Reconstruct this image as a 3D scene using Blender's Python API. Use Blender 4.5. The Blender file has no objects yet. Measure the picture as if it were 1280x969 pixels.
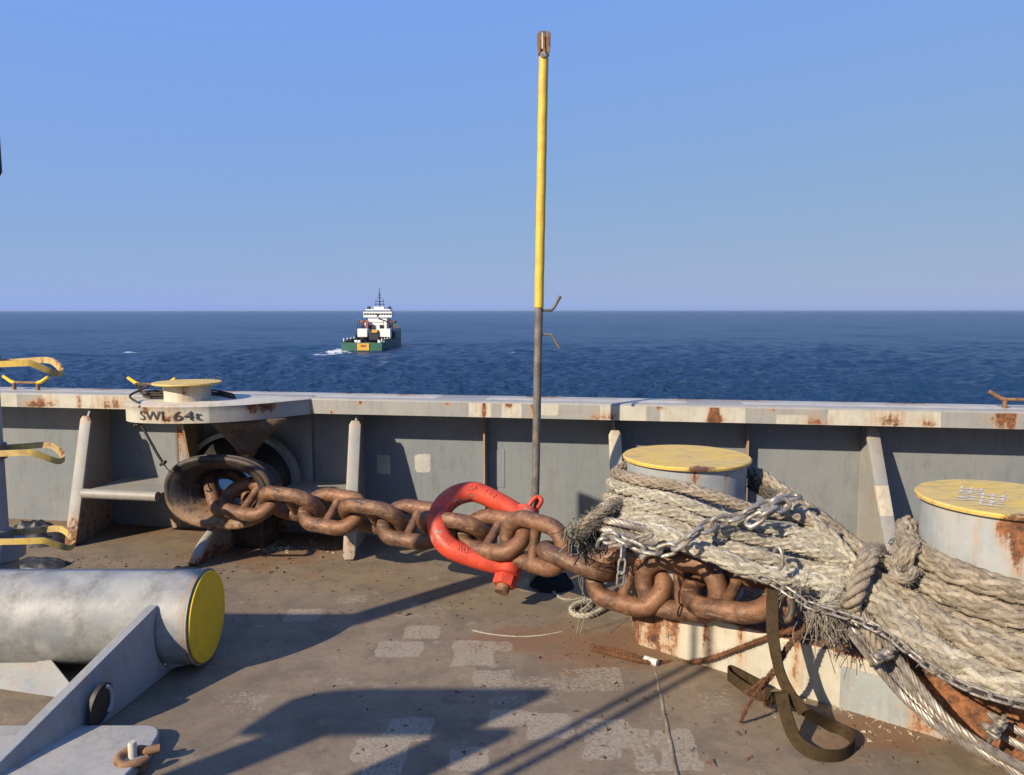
import bpy, math, random
import numpy as np
from mathutils import Vector, Matrix
random.seed(7); RNG = np.random.default_rng(7)
PI = math.pi
SC = bpy.context.scene
COL = SC.collection

# ------------------------------------------------------------------ camera
F_PX, CX, CY, EYE = 960.0, 640.0, 484.5, 1.7          # photo is 1280 x 969
PITCH = math.atan((484.5 - 388.3) / F_PX)
cam_data = bpy.data.cameras.new('camera')
cam_data.sensor_fit = 'HORIZONTAL'; cam_data.sensor_width = 36.0
cam_data.lens = 36.0 * F_PX / 1280.0
cam_data.clip_start = 0.05; cam_data.clip_end = 60000
cam = bpy.data.objects.new('camera', cam_data); COL.objects.link(cam)
cam.location = (0, 0, EYE); cam.rotation_euler = (PI / 2 - PITCH, 0, 0)
SC.camera = cam

# ------------------------------------------------------------------ light
SUN_EL = math.radians(30.0)
SUN_H = Vector((0.745, 0.667, 0)).normalized()        # the way shadows fall on the deck
world = bpy.data.worlds.new('World'); SC.world = world; world.use_nodes = True
wt = world.node_tree; bg = wt.nodes['Background']
sky = wt.nodes.new('ShaderNodeTexSky'); sky.sky_type = 'NISHITA'; sky.sun_disc = False
sky.sun_elevation = SUN_EL
sky.sun_rotation = math.atan2(-SUN_H.x, -SUN_H.y)
sky.air_density = 0.50; sky.dust_density = 0.8; sky.ozone_density = 5.0; sky.altitude = 0
sp0 = wt.nodes.new('ShaderNodeSeparateColor'); cb0 = wt.nodes.new('ShaderNodeCombineColor'); wt.links.new(sky.outputs[0], sp0.inputs[0])   # hazy air: an even, soft sky
for k_, (ex_, ga_) in enumerate(((0.34, 1.42), (0.125, 2.20), (-0.24, 6.20))):
    pw_ = wt.nodes.new('ShaderNodeMath'); pw_.operation = 'POWER'; pw_.inputs[1].default_value = ex_; ml_ = wt.nodes.new('ShaderNodeMath'); ml_.operation = 'MULTIPLY'; ml_.inputs[1].default_value = ga_
    mx_ = wt.nodes.new('ShaderNodeMath'); mx_.operation = 'MAXIMUM'; mx_.inputs[1].default_value = (0.3, 0.6, 1.6)[k_]; wt.links.new(sp0.outputs[k_], mx_.inputs[0]); wt.links.new(mx_.outputs[0], pw_.inputs[0]); wt.links.new(pw_.outputs[0], ml_.inputs[0]); wt.links.new(ml_.outputs[0], cb0.inputs[k_])
wt.links.new(cb0.outputs[0], bg.inputs[0]); bg.inputs[1].default_value = 0.110
sun_data = bpy.data.lights.new('sun', 'SUN'); sun_data.energy = 5.0; sun_data.angle = math.radians(0.55)
sun_data.color = (1.0, 0.86, 0.67)
sun = bpy.data.objects.new('sun', sun_data); COL.objects.link(sun)
sd = Vector((SUN_H.x * math.cos(SUN_EL), SUN_H.y * math.cos(SUN_EL), -math.sin(SUN_EL)))
sun.rotation_euler = sd.to_track_quat('-Z', 'Y').to_euler(); sun.location = (-20, -18, 20)
vs = SC.view_settings
vs.view_transform = 'Standard'; vs.look = 'None'; vs.exposure = 0.6; vs.gamma = 1.0; vs.use_curve_mapping = False
SC.cycles.max_bounces = 6; SC.cycles.use_denoising = True

# ------------------------------------------------------------------ geometry of the photograph -> places on the ship
CAM = Vector((0, 0, EYE)); _c, _s = math.cos(PITCH), math.sin(PITCH)
def ray(px, py):
    a, b = (px - CX) / F_PX, (CY - py) / F_PX
    return Vector((a, _c + b * _s, -_s + b * _c))
def P(px, py, Y):                                     # point at distance Y ahead
    d = ray(px, py); return CAM + d * (Y / d.y)
def G(px, py, z=0.0):                                 # point on a level surface
    d = ray(px, py); return CAM + d * ((z - EYE) / d.z)
BO = Vector((0, 5.2, 0)); BA = math.atan(-0.161)      # bulwark line: runs slightly towards us on the right
BT = Vector((math.cos(BA), math.sin(BA), 0)); BN = Vector((-math.sin(BA), math.cos(BA), 0))
def BL(x, y, z=0.0): return BO + BT * x + BN * y + Vector((0, 0, z))
def toB(p): q = Vector(p) - BO; return (q.dot(BT), q.dot(BN), q.z)
def onB(px, py, yc):                                  # where a sight line meets a plane parallel to the bulwark -> local x, z
    d = ray(px, py); t = (yc - (CAM - BO).dot(BN)) / d.dot(BN); q = CAM + d * t
    l = toB(q); return l[0], l[2]

# ------------------------------------------------------------------ mesh helpers
def resample(pts, ds, closed=False):
    p = np.array([tuple(q) for q in pts], float)
    if len(p) == 2 and not closed: dense = np.linspace(p[0], p[1], 40)
    else:
        if closed: e = np.vstack([p[-1:], p, p[:2]])
        else: e = np.vstack([2 * p[0] - p[1], p, 2 * p[-1] - p[-2]])
        out = []; t = np.linspace(0, 1, 24, endpoint=False)[:, None]
        for i in range(1, len(e) - 2):
            a, b, c, d = e[i - 1], e[i], e[i + 1], e[i + 2]
            out.append(0.5 * (2 * b + (c - a) * t + (2 * a - 5 * b + 4 * c - d) * t ** 2 + (3 * b - a - 3 * c + d) * t ** 3))
        out.append(e[-2][None]); dense = np.vstack(out)
    seg = np.linalg.norm(np.diff(dense, axis=0), axis=1); s = np.concatenate([[0], np.cumsum(seg)])
    n = max(2, int(round(s[-1] / ds)) + 1); q = np.linspace(0, s[-1], n)
    r = np.stack([np.interp(q, s, dense[:, k]) for k in range(3)], 1)
    return r[:-1] if closed else r
def frames(p, closed=False):
    if closed: t = np.roll(p, -1, 0) - np.roll(p, 1, 0)
    else: t = np.gradient(p, axis=0)
    t /= np.linalg.norm(t, axis=1)[:, None] + 1e-12
    n = np.zeros_like(p); up = np.array([0, 0, 1.0]) if abs(t[0][2]) < 0.9 else np.array([1.0, 0, 0])
    v = up - t[0] * up.dot(t[0]); n[0] = v / np.linalg.norm(v)
    for i in range(1, len(p)):
        v = n[i - 1] - t[i] * n[i - 1].dot(t[i]); n[i] = v / (np.linalg.norm(v) + 1e-12)
    return t, n, np.cross(t, n)
def sweep(p, r, sides=8, closed=False, caps=True, flat=(1, 1)):
    p = np.asarray(p, float); m = len(p); t, n, b = frames(p, closed)
    r = np.broadcast_to(np.asarray(r, float), (m,))
    a = np.linspace(0, 2 * PI, sides, endpoint=False)
    v = p[:, None] + r[:, None, None] * (np.cos(a)[None, :, None] * n[:, None] * flat[0] + np.sin(a)[None, :, None] * b[:, None] * flat[1])
    v = v.reshape(-1, 3); i = np.arange(m if closed else m - 1)[:, None]; j = np.arange(sides)[None]
    i2 = (i + 1) % m; j2 = (j + 1) % sides
    f = np.stack([i * sides + j, i * sides + j2, i2 * sides + j2, i2 * sides + j], -1).reshape(-1, 4).tolist()
    if caps and not closed: f += [list(range(sides))[::-1], list(range((m - 1) * sides, m * sides))]
    return v, f
class MB:
    def __init__(s): s.v = []; s.f = []
    def add(s, v, f):
        o = len(s.v); s.v += [tuple(map(float, q)) for q in v]; s.f += [[o + i for i in q] for q in f]; return s
    def box(s, c, d, R=None):
        c = Vector(c); h = [x / 2 for x in d]; vs_ = []
        for z in (-1, 1):
            for x, y in ((-1, -1), (1, -1), (1, 1), (-1, 1)):
                q = Vector((x * h[0], y * h[1], z * h[2])); vs_.append(c + (R @ q if R else q))
        return s.add(vs_, [[3, 2, 1, 0], [4, 5, 6, 7], [0, 1, 5, 4], [1, 2, 6, 5], [2, 3, 7, 6], [3, 0, 4, 7]])
    def bar(s, a, b, w, h, up=(0, 0, 1)):
        a, b = Vector(a), Vector(b); t = (b - a); L = t.length; t.normalize(); u = Vector(up); u = (u - t * u.dot(t)).normalized(); q = u.cross(t)
        R = Matrix((t, q, u)).transposed(); return s.box((a + b) / 2, (L, w, h), R)
    def tube(s, pts, r, sides=10, closed=False, ds=None, flat=(1, 1)):
        p = resample(pts, ds, closed) if ds else np.array([tuple(q) for q in pts], float)
        return s.add(*sweep(p, r, sides, closed, True, flat))
    def prism(s, poly, a, b):                         # poly: list of 3-D points, extruded from +a to +b (vectors)
        n = len(poly); a, b = Vector(a), Vector(b); v = [Vector(q) + a for q in poly] + [Vector(q) + b for q in poly]
        f = [list(range(n))[::-1], list(range(n, 2 * n))] + [[i, (i + 1) % n, n + (i + 1) % n, n + i] for i in range(n)]
        return s.add(v, f)
    def lathe(s, prof, segs=48, c=(0, 0, 0)):
        v = []; f = []; m = len(prof)
        for k in range(segs):
            a = 2 * PI * k / segs
            v += [(c[0] + r * math.cos(a), c[1] + r * math.sin(a), c[2] + z) for r, z in prof]
        for k in range(segs):
            k2 = (k + 1) % segs
            for i in range(m - 1): f.append([k * m + i, k2 * m + i, k2 * m + i + 1, k * m + i + 1])
        f.append([k * m for k in range(segs)][::-1]); f.append([k * m + m - 1 for k in range(segs)])
        return s.add(v, f)
    def build(s, name, m, parent=None, smooth=40, bevel=0, attrs=None):
        me = bpy.data.meshes.new(name); me.from_pydata(s.v, [], s.f); me.update()
        if smooth:
            me.polygons.foreach_set('use_smooth', [True] * len(me.polygons)); me.set_sharp_from_angle(angle=math.radians(smooth))
        co = np.array(s.v) if attrs else None
        for k, fn in (attrs or {}).items():
            at = me.attributes.new(k, 'FLOAT', 'POINT'); at.data.foreach_set('value', np.asarray(fn(co), np.float32))
        me.materials.append(m); o = bpy.data.objects.new(name, me); COL.objects.link(o)
        if parent is not None: o.parent = parent
        if bevel:
            md = o.modifiers.new('bevel', 'BEVEL'); md.width = bevel; md.segments = 2; md.limit_method = 'ANGLE'; md.angle_limit = math.radians(50)
        return o
def grid(u, v, fn):                                   # surface grid
    U, V = np.meshgrid(u, v, indexing='ij'); pts = np.array([fn(a, b) for a, b in zip(U.ravel(), V.ravel())])
    nv = len(v); i = np.arange(len(u) - 1)[:, None]; j = np.arange(nv - 1)[None]
    f = np.stack([i * nv + j, (i + 1) * nv + j, (i + 1) * nv + j + 1, i * nv + j + 1], -1).reshape(-1, 4).tolist()
    return pts, f
def tag(o, label, cat, group=None):
    o['label'] = label; o['category'] = cat
    if group: o['group'] = group
    return o
def thing(name, label, cat, loc=(0, 0, 0), rz=0, group=None):
    o = bpy.data.objects.new(name, None); COL.objects.link(o); o.location = loc; o.rotation_euler = (0, 0, rz); o.empty_display_size = 0.1
    return tag(o, label, cat, group)
def copy_obj(src, parent, mat=None):
    c = src.copy(); COL.objects.link(c); c.parent = parent
    if mat is not None: c.matrix_local = mat
    return c
def text_mesh(body, size, bold=0.0):                            # flat lettering as vertices and faces (x right, y up)
    cu = bpy.data.curves.new('lettering', 'FONT'); cu.body = body; cu.size = size; cu.align_x = 'LEFT'; cu.resolution_u = 3; cu.offset = bold
    o = bpy.data.objects.new('lettering', cu); COL.objects.link(o); bpy.context.view_layer.update()
    me = bpy.data.meshes.new_from_object(o.evaluated_get(bpy.context.evaluated_depsgraph_get()))
    v = [tuple(q.co) for q in me.vertices]; f = [list(q.vertices) for q in me.polygons]
    bpy.data.objects.remove(o); bpy.data.curves.remove(cu); bpy.data.meshes.remove(me)
    return v, f

# ------------------------------------------------------------------ materials
class NB:
    def __init__(s, name):
        s.m = bpy.data.materials.new(name); s.m.use_nodes = True; s.t = s.m.node_tree; s.p = s.t.nodes['Principled BSDF']
        s.out = s.t.nodes['Material Output']; s.tc = s.t.nodes.new('ShaderNodeTexCoord')
    def put(s, sock, v):
        if isinstance(v, bpy.types.NodeSocket): s.t.links.new(v, sock)
        elif v is not None:
            if sock.type == 'RGBA' and len(v) == 3: v = (*v, 1)
            sock.default_value = v
    def n(s, kind, **kw):
        d = s.t.nodes.new(kind)
        for k, v in kw.items(): setattr(d, k, v)
        return d
    def vec(s, scale=(1, 1, 1), kind='Object', loc=(0, 0, 0)):
        d = s.n('ShaderNodeMapping'); s.t.links.new(s.tc.outputs[kind], d.inputs[0]); d.inputs[3].default_value = scale; d.inputs[1].default_value = loc; return d.outputs[0]
    def noise(s, scale, detail=5, rough=0.6, vec=None, dist=0):
        d = s.n('ShaderNodeTexNoise'); s.put(d.inputs['Vector'], vec if vec is not None else s.tc.outputs['Object'])
        d.inputs['Scale'].default_value = scale; d.inputs['Detail'].default_value = detail; d.inputs['Roughness'].default_value = rough; d.inputs['Distortion'].default_value = dist
        return d.outputs[0]
    def voro(s, scale, vec=None, feature='F1'):
        d = s.n('ShaderNodeTexVoronoi', feature=feature); s.put(d.inputs['Vector'], vec if vec is not None else s.tc.outputs['Object']); d.inputs['Scale'].default_value = scale; return d.outputs[0]
    def math(s, op, a, b=None, c=None, clamp=False):
        d = s.n('ShaderNodeMath', operation=op, use_clamp=clamp)
        for i, v in enumerate((a, b, c)): s.put(d.inputs[i], v)
        return d.outputs[0]
    def step(s, x, lo, hi, a=0.0, b=1.0):
        d = s.n('ShaderNodeMapRange', interpolation_type='SMOOTHSTEP'); s.put(d.inputs[0], x)
        for i, v in enumerate((lo, hi, a, b)): s.put(d.inputs[i + 1], v)
        return d.outputs[0]
    def mix(s, f, a, b, mode='MIX'):
        d = s.n('ShaderNodeMix', data_type='RGBA', blend_type=mode); s.put(d.inputs[0], f); s.put(d.inputs[6], a); s.put(d.inputs[7], b); return d.outputs[2]
    def attr(s, name):
        d = s.n('ShaderNodeAttribute', attribute_name=name); return d.outputs['Fac']
    def bump(s, h, strength=0.3, dist=0.01, base=None):
        d = s.n('ShaderNodeBump'); d.inputs['Strength'].default_value = strength; d.inputs['Distance'].default_value = dist; s.put(d.inputs['Height'], h)
        if base is not None: s.put(d.inputs['Normal'], base)
        return d.outputs[0]
    def done(s, col, rough=0.5, metal=0.0, normal=None, spec=0.5):
        s.put(s.p.inputs['Base Color'], col); s.put(s.p.inputs['Roughness'], rough); s.put(s.p.inputs['Metallic'], metal)
        s.p.inputs['Specular IOR Level'].default_value = spec
        if normal is not None: s.put(s.p.inputs['Normal'], normal)
        return s.m
RUST_D, RUST_L = (0.065, 0.030, 0.018), (0.26, 0.105, 0.040)
def steel(name, c1, c2, alt=None, rust=0.0, rough=0.5, ns=2.5, dirt=0.35, bump=0.25, spec=0.4, streak=1.0):
    b = NB(name); c1, c2 = tuple(x * 0.76 for x in c1), tuple(x * 0.76 for x in c2); alt = tuple(x * 0.80 for x in alt) if alt else None
    n1 = b.noise(ns, 6, 0.62); col = b.mix(b.step(n1, 0.38, 0.64), c1, c2)
    if alt is not None:
        w = b.noise(22, 4, 0.6); a = b.math('ADD', b.math('SUBTRACT', b.attr('alt'), 0.010), b.math('MULTIPLY', b.math('SUBTRACT', w, 0.5), 0.012))
        am = b.math('MULTIPLY', b.step(a, -0.0015, 0.0015), b.step(b.noise(60, 4, 0.7), 0.28, 0.40))
        col = b.mix(am, col, b.mix(b.step(b.noise(5, 5), 0.35, 0.7), alt, tuple(x * 0.82 for x in alt)))
    sv = b.vec((11, 11, 1.1)); st = b.noise(3.2, 7, 0.7, sv)
    d1 = b.noise(9, 8, 0.7)
    gr = b.math('MULTIPLY', b.step(b.math('ADD', b.math('MULTIPLY', st, 0.5 * streak), b.math('MULTIPLY', d1, 1 - 0.5 * streak)), 0.46, 0.72), dirt)
    col = b.mix(gr, col, (0.085, 0.068, 0.05))
    sp = b.step(b.noise(140, 2, 0.5), 0.70, 0.76); col = b.mix(b.math('MULTIPLY', sp, 0.5 * dirt), col, (0.05, 0.035, 0.025))
    rn = b.math('ADD', b.math('MULTIPLY', b.noise(17, 9, 0.78), 0.62), b.math('MULTIPLY', st, 0.38))
    val = b.math('ADD', b.math('ADD', b.math('MULTIPLY', b.attr('rust'), 0.62), b.math('MULTIPLY', rn, 1.35)), rust - 0.15)
    halo = b.math('MULTIPLY', b.step(val, 0.62, 0.92), 0.6)
    rc = b.mix(b.step(b.noise(26, 6, 0.7), 0.36, 0.66), RUST_D, RUST_L)
    col = b.mix(halo, col, (0.36, 0.215, 0.105)); rm = b.step(val, 0.84, 0.97); col = b.mix(rm, col, rc)
    h = b.math('ADD', b.math('MULTIPLY', n1, 1.2), b.math('MULTIPLY', b.noise(70, 4, 0.6), 0.15)); h = b.math('ADD', h, b.math('MULTIPLY', rm, b.math('MULTIPLY', b.noise(55, 5, 0.7), 0.5)))
    ro = b.math('ADD', b.math('MULTIPLY', rm, 0.35), b.math('ADD', rough - 0.05, b.math('MULTIPLY', d1, 0.15)), clamp=True)
    return b.done(col, ro, 0, b.bump(h, bump, 0.012), spec)
M = {}
GREY, GREY2, CREAM = (0.210, 0.236, 0.252), (0.225, 0.24, 0.24), (0.58, 0.55, 0.44)
M['wall'] = steel('grey_paint', GREY, (0.250, 0.264, 0.264), alt=(0.52, 0.51, 0.46), rust=0.0, dirt=0.42, bump=0.6, ns=1.7)
M['web'] = steel('grey_bracket_paint', (0.29, 0.30, 0.29), (0.36, 0.35, 0.31), alt=(0.55, 0.50, 0.38), rust=0.13, dirt=0.45)
M['rail'] = steel('rail_paint', (0.31, 0.315, 0.295), (0.36, 0.355, 0.32), alt=(0.58, 0.55, 0.45), rust=0.09, dirt=0.40)
M['cream'] = steel('cream_paint', (0.62, 0.58, 0.47), (0.50, 0.47, 0.38), rust=0.12, dirt=0.40, ns=4)
M['stiff'] = steel('rusty_stiffener_paint', (0.33, 0.30, 0.26), (0.30, 0.20, 0.13), rust=0.28, dirt=0.5)
M['bollard'] = steel('bollard_paint', (0.34, 0.37, 0.385), (0.42, 0.42, 0.40), rust=0.0, dirt=0.40, ns=5)
M['pedestal'] = steel('pedestal_paint', (0.58, 0.54, 0.43), (0.49, 0.46, 0.37), alt=(0.33, 0.36, 0.355), rust=0.12, dirt=0.40, ns=3)
M['roller'] = steel('roller_paint', (0.25, 0.265, 0.265), (0.38, 0.38, 0.35), rust=0.05, dirt=0.6, ns=6, streak=0.2, bump=0.3)
M['bracket'] = steel('bracket_paint', (0.29, 0.305, 0.31), (0.35, 0.35, 0.335), rust=0.12, dirt=0.40, ns=4)
M['flange'] = steel('worn_flange_paint', (0.44, 0.42, 0.37), (0.36, 0.355, 0.33), rust=0.10, dirt=0.45, ns=5)
M['yellow'] = steel('yellow_paint', (0.76, 0.54, 0.11), (0.68, 0.50, 0.20), rust=0.08, dirt=0.8, ns=6, streak=0.3)
M['yellow_clean'] = steel('yellow_end_paint', (0.95, 0.60, 0.015), (0.86, 0.54, 0.02), rust=0.03, dirt=0.25, ns=4, streak=0.3)
M['yellow_pole'] = steel('yellow_pole_paint', (0.78, 0.55, 0.06), (0.70, 0.46, 0.06), rust=0.05, dirt=0.35, ns=8)
M['pole'] = steel('weathered_pole', (0.165, 0.165, 0.155), (0.10, 0.09, 0.08), rust=0.14, dirt=0.5, ns=9)
M['red'] = steel('red_paint', (0.66, 0.062, 0.022), (0.52, 0.05, 0.025), alt=(0.30, 0.26, 0.23), rust=0.10, dirt=0.5, ns=9, rough=0.38, streak=0.0)
def red_mat():
    b = NB('worn_red_paint'); n1 = b.noise(9, 7, 0.65); n2 = b.noise(24, 8, 0.75); n3 = b.noise(75, 5, 0.7)
    col = b.mix(b.step(n1, 0.36, 0.66), (0.52, 0.058, 0.024), (0.36, 0.036, 0.019))
    col = b.mix(b.math('MULTIPLY', b.step(n3, 0.5, 0.75), 0.5), col, (0.66, 0.13, 0.06))
    dk = b.math('ADD', b.math('MULTIPLY', b.attr('rust'), 0.55), b.noise(5, 6, 0.6, b.vec(loc=(4, 4, 2)))); col = b.mix(b.math('MULTIPLY', b.step(dk, 0.56, 0.82), 0.8), col, (0.075, 0.022, 0.016))
    ch_ = b.step(b.math('ADD', n2, b.math('MULTIPLY', b.noise(4, 3, 0.5, b.vec(loc=(2, 6, 1))), 0.55)), 0.90, 0.94); col = b.mix(ch_, col, (0.21, 0.185, 0.165))
    h = b.math('ADD', b.math('MULTIPLY', ch_, -0.5), b.math('MULTIPLY', n3, 0.3))
    return b.done(col, b.step(n2, 0.3, 0.7, 0.38, 0.62), 0, b.bump(h, 0.35, 0.006), 0.4)
M['red'] = red_mat()
def cap_mat():
    b = NB('scuffed_yellow_cap'); n1 = b.noise(5, 6, 0.65); sc = b.noise(6, 8, 0.75, b.vec((1.2, 6, 4))); sc2 = b.noise(9, 8, 0.75, b.vec((2, 7, 4), loc=(3, 8, 1)))
    col = b.mix(b.step(n1, 0.36, 0.66), (0.60, 0.40, 0.055), (0.52, 0.375, 0.12))
    col = b.mix(b.math('MULTIPLY', b.step(sc, 0.44, 0.66), 0.7), col, (0.33, 0.25, 0.11))
    col = b.mix(b.math('MULTIPLY', b.step(sc2, 0.565, 0.66), 0.85), col, (0.055, 0.042, 0.028))
    rv_ = b.math('ADD', b.math('MULTIPLY', b.attr('rust'), 1.1), b.math('MULTIPLY', b.noise(24, 8, 0.75), 0.6)); rm = b.step(rv_, 0.50, 0.60); col = b.mix(rm, col, b.mix(n1, (0.06, 0.03, 0.02), (0.16, 0.07, 0.035)))
    return b.done(col, b.step(n1, 0.3, 0.7, 0.45, 0.65), 0, b.bump(b.math('ADD', n1, b.math('MULTIPLY', sc, 0.4)), 0.3, 0.006), 0.4)
M['cap'] = cap_mat()
M['shade_black'] = steel('shade_black_steel', (0.018, 0.018, 0.019), (0.030, 0.026, 0.023), rust=-0.05, dirt=0.2, ns=5)  # near-black colour stands in for the shade inside sleeve and slot
M['chock'] = steel('worn_cast_steel', (0.026, 0.026, 0.026), (0.085, 0.058, 0.040), alt=None, rust=0.14, dirt=0.3, ns=5, bump=0.5, rough=0.55)
M['rust'] = steel('brown_rust', (0.17, 0.075, 0.038), (0.11, 0.05, 0.03), rust=0.25, dirt=0.4, ns=14, rough=0.75)
M['black'] = steel('black_marking_paint', (0.03, 0.03, 0.03), (0.05, 0.05, 0.05), rust=0.0, dirt=0.3)
M['lettering'] = steel('white_lettering_paint', (0.75, 0.73, 0.66), (0.65, 0.62, 0.55), rust=0.0, dirt=0.3)
M['dark'] = steel('dark_bin_plastic', (0.018, 0.02, 0.022), (0.03, 0.03, 0.032), rust=0, dirt=0.2, ns=8, bump=0.6, rough=0.45)

def chain_mat():
    b = NB('rusted_chain_iron')
    n1 = b.noise(7, 7, 0.65); n2 = b.noise(30, 6, 0.7)
    col = b.mix(b.step(n1, 0.36, 0.64), (0.082, 0.038, 0.021), (0.215, 0.100, 0.048))
    col = b.mix(b.math('MULTIPLY', b.step(n2, 0.48, 0.70), 0.75), col, (0.29, 0.165, 0.085))
    sc = b.noise(5, 7, 0.75, b.vec((1, 4, 4), loc=(3, 1, 2))); col = b.mix(b.math('MULTIPLY', b.step(sc, 0.58, 0.68), 0.7), col, (0.40, 0.33, 0.24))
    col = b.mix(b.math('MULTIPLY', b.step(b.noise(11, 5, 0.6, b.vec(loc=(7, 3, 1))), 0.60, 0.72), 0.6), col, (0.04, 0.026, 0.018))
    oi = b.n('ShaderNodeObjectInfo'); col = b.mix(b.math('MULTIPLY', oi.outputs['Random'], 0.45), col, (0.085, 0.052, 0.034))
    pit = b.step(b.noise(38, 6, 0.75, b.vec(loc=(9, 2, 5))), 0.30, 0.46); col = b.mix(b.math('MULTIPLY', b.math('SUBTRACT', 1.0, pit), 0.5), col, (0.05, 0.026, 0.016))
    h = b.math('ADD', b.math('MULTIPLY', n1, 0.9), b.math('ADD', b.math('MULTIPLY', b.noise(90, 5, 0.7), 0.35), b.math('MULTIPLY', pit, 0.25)))
    return b.done(col, b.step(n2, 0.3, 0.7, 0.42, 0.72), 0.25, b.bump(h, 0.6, 0.010), 0.5)
M['chain'] = chain_mat()
def galv():
    b = NB('galvanised_steel'); n = b.noise(40, 5, 0.7)
    col = b.mix(b.step(n, 0.40, 0.66), (0.37, 0.35, 0.31), (0.17, 0.14, 0.105))
    return b.done(col, b.step(n, 0.3, 0.7, 0.38, 0.62), 0.6, b.bump(n, 0.15, 0.004))
M['galv'] = galv()
def wire():
    b = NB('wire_rope_steel'); n = b.noise(25, 5, 0.7)
    col = b.mix(b.step(n, 0.38, 0.66), (0.29, 0.265, 0.235), (0.16, 0.125, 0.095))
    return b.done(col, 0.5, 0.45, b.bump(n, 0.2, 0.004))
M['wire'] = wire()
def rope_mat(name, c1, c2, c3, fine=1.0):
    b = NB(name); c1, c2, c3 = (tuple(x * 0.72 for x in c) for c in (c1, c2, c3))
    n1 = b.noise(6, 6, 0.65); n2 = b.noise(45, 6, 0.75); fi = b.noise(230, 4, 0.7)
    col = b.mix(b.step(n1, 0.38, 0.64), c1, c2)
    col = b.mix(b.math('MULTIPLY', b.step(n2, 0.46, 0.66), 0.75), col, c3)
    col = b.mix(b.math('MULTIPLY', b.step(fi, 0.52, 0.70), 0.45), col, tuple(x * 0.45 for x in c3))
    col = b.mix(1.0, col, b.mix(b.attr('tone'), (0.66, 0.64, 0.61), (1.16, 1.15, 1.12)), 'MULTIPLY')
    h = b.math('ADD', b.math('MULTIPLY', n2, 0.5), b.math('MULTIPLY', fi, 0.5))
    return b.done(col, 0.92, 0, b.bump(h, 0.8 * fine, 0.008), 0.15)
M['rope_tan'] = rope_mat('tan_rope_fibre', (0.46, 0.40, 0.315), (0.355, 0.305, 0.24), (0.215, 0.175, 0.135))
M['rope_white'] = rope_mat('white_rope_fibre', (0.62, 0.59, 0.50), (0.50, 0.47, 0.385), (0.32, 0.285, 0.225))
M['rope_pale'] = rope_mat('pale_worn_rope_fibre', (0.54, 0.50, 0.41), (0.41, 0.37, 0.30), (0.25, 0.215, 0.17))
M['rope_grey'] = rope_mat('grey_rope_fibre', (0.20, 0.18, 0.155), (0.13, 0.115, 0.10), (0.07, 0.07, 0.065))
M['rope_brown'] = rope_mat('brown_rope_fibre', (0.17, 0.11, 0.07), (0.11, 0.075, 0.05), (0.05, 0.035, 0.025))
M['rope_rust'] = rope_mat('rust_stained_rope_fibre', (0.25, 0.115, 0.06), (0.16, 0.08, 0.045), (0.09, 0.05, 0.03))
M['rope_blue'] = rope_mat('dark_blue_fibre', (0.018, 0.035, 0.045), (0.03, 0.045, 0.05), (0.01, 0.014, 0.016))
M['rope_mint'] = rope_mat('mint_twine', (0.35, 0.50, 0.43), (0.28, 0.42, 0.36), (0.2, 0.3, 0.26))
M['strap'] = rope_mat('brown_webbing', (0.115, 0.078, 0.040), (0.085, 0.058, 0.03), (0.045, 0.032, 0.018), 0.5)

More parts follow.
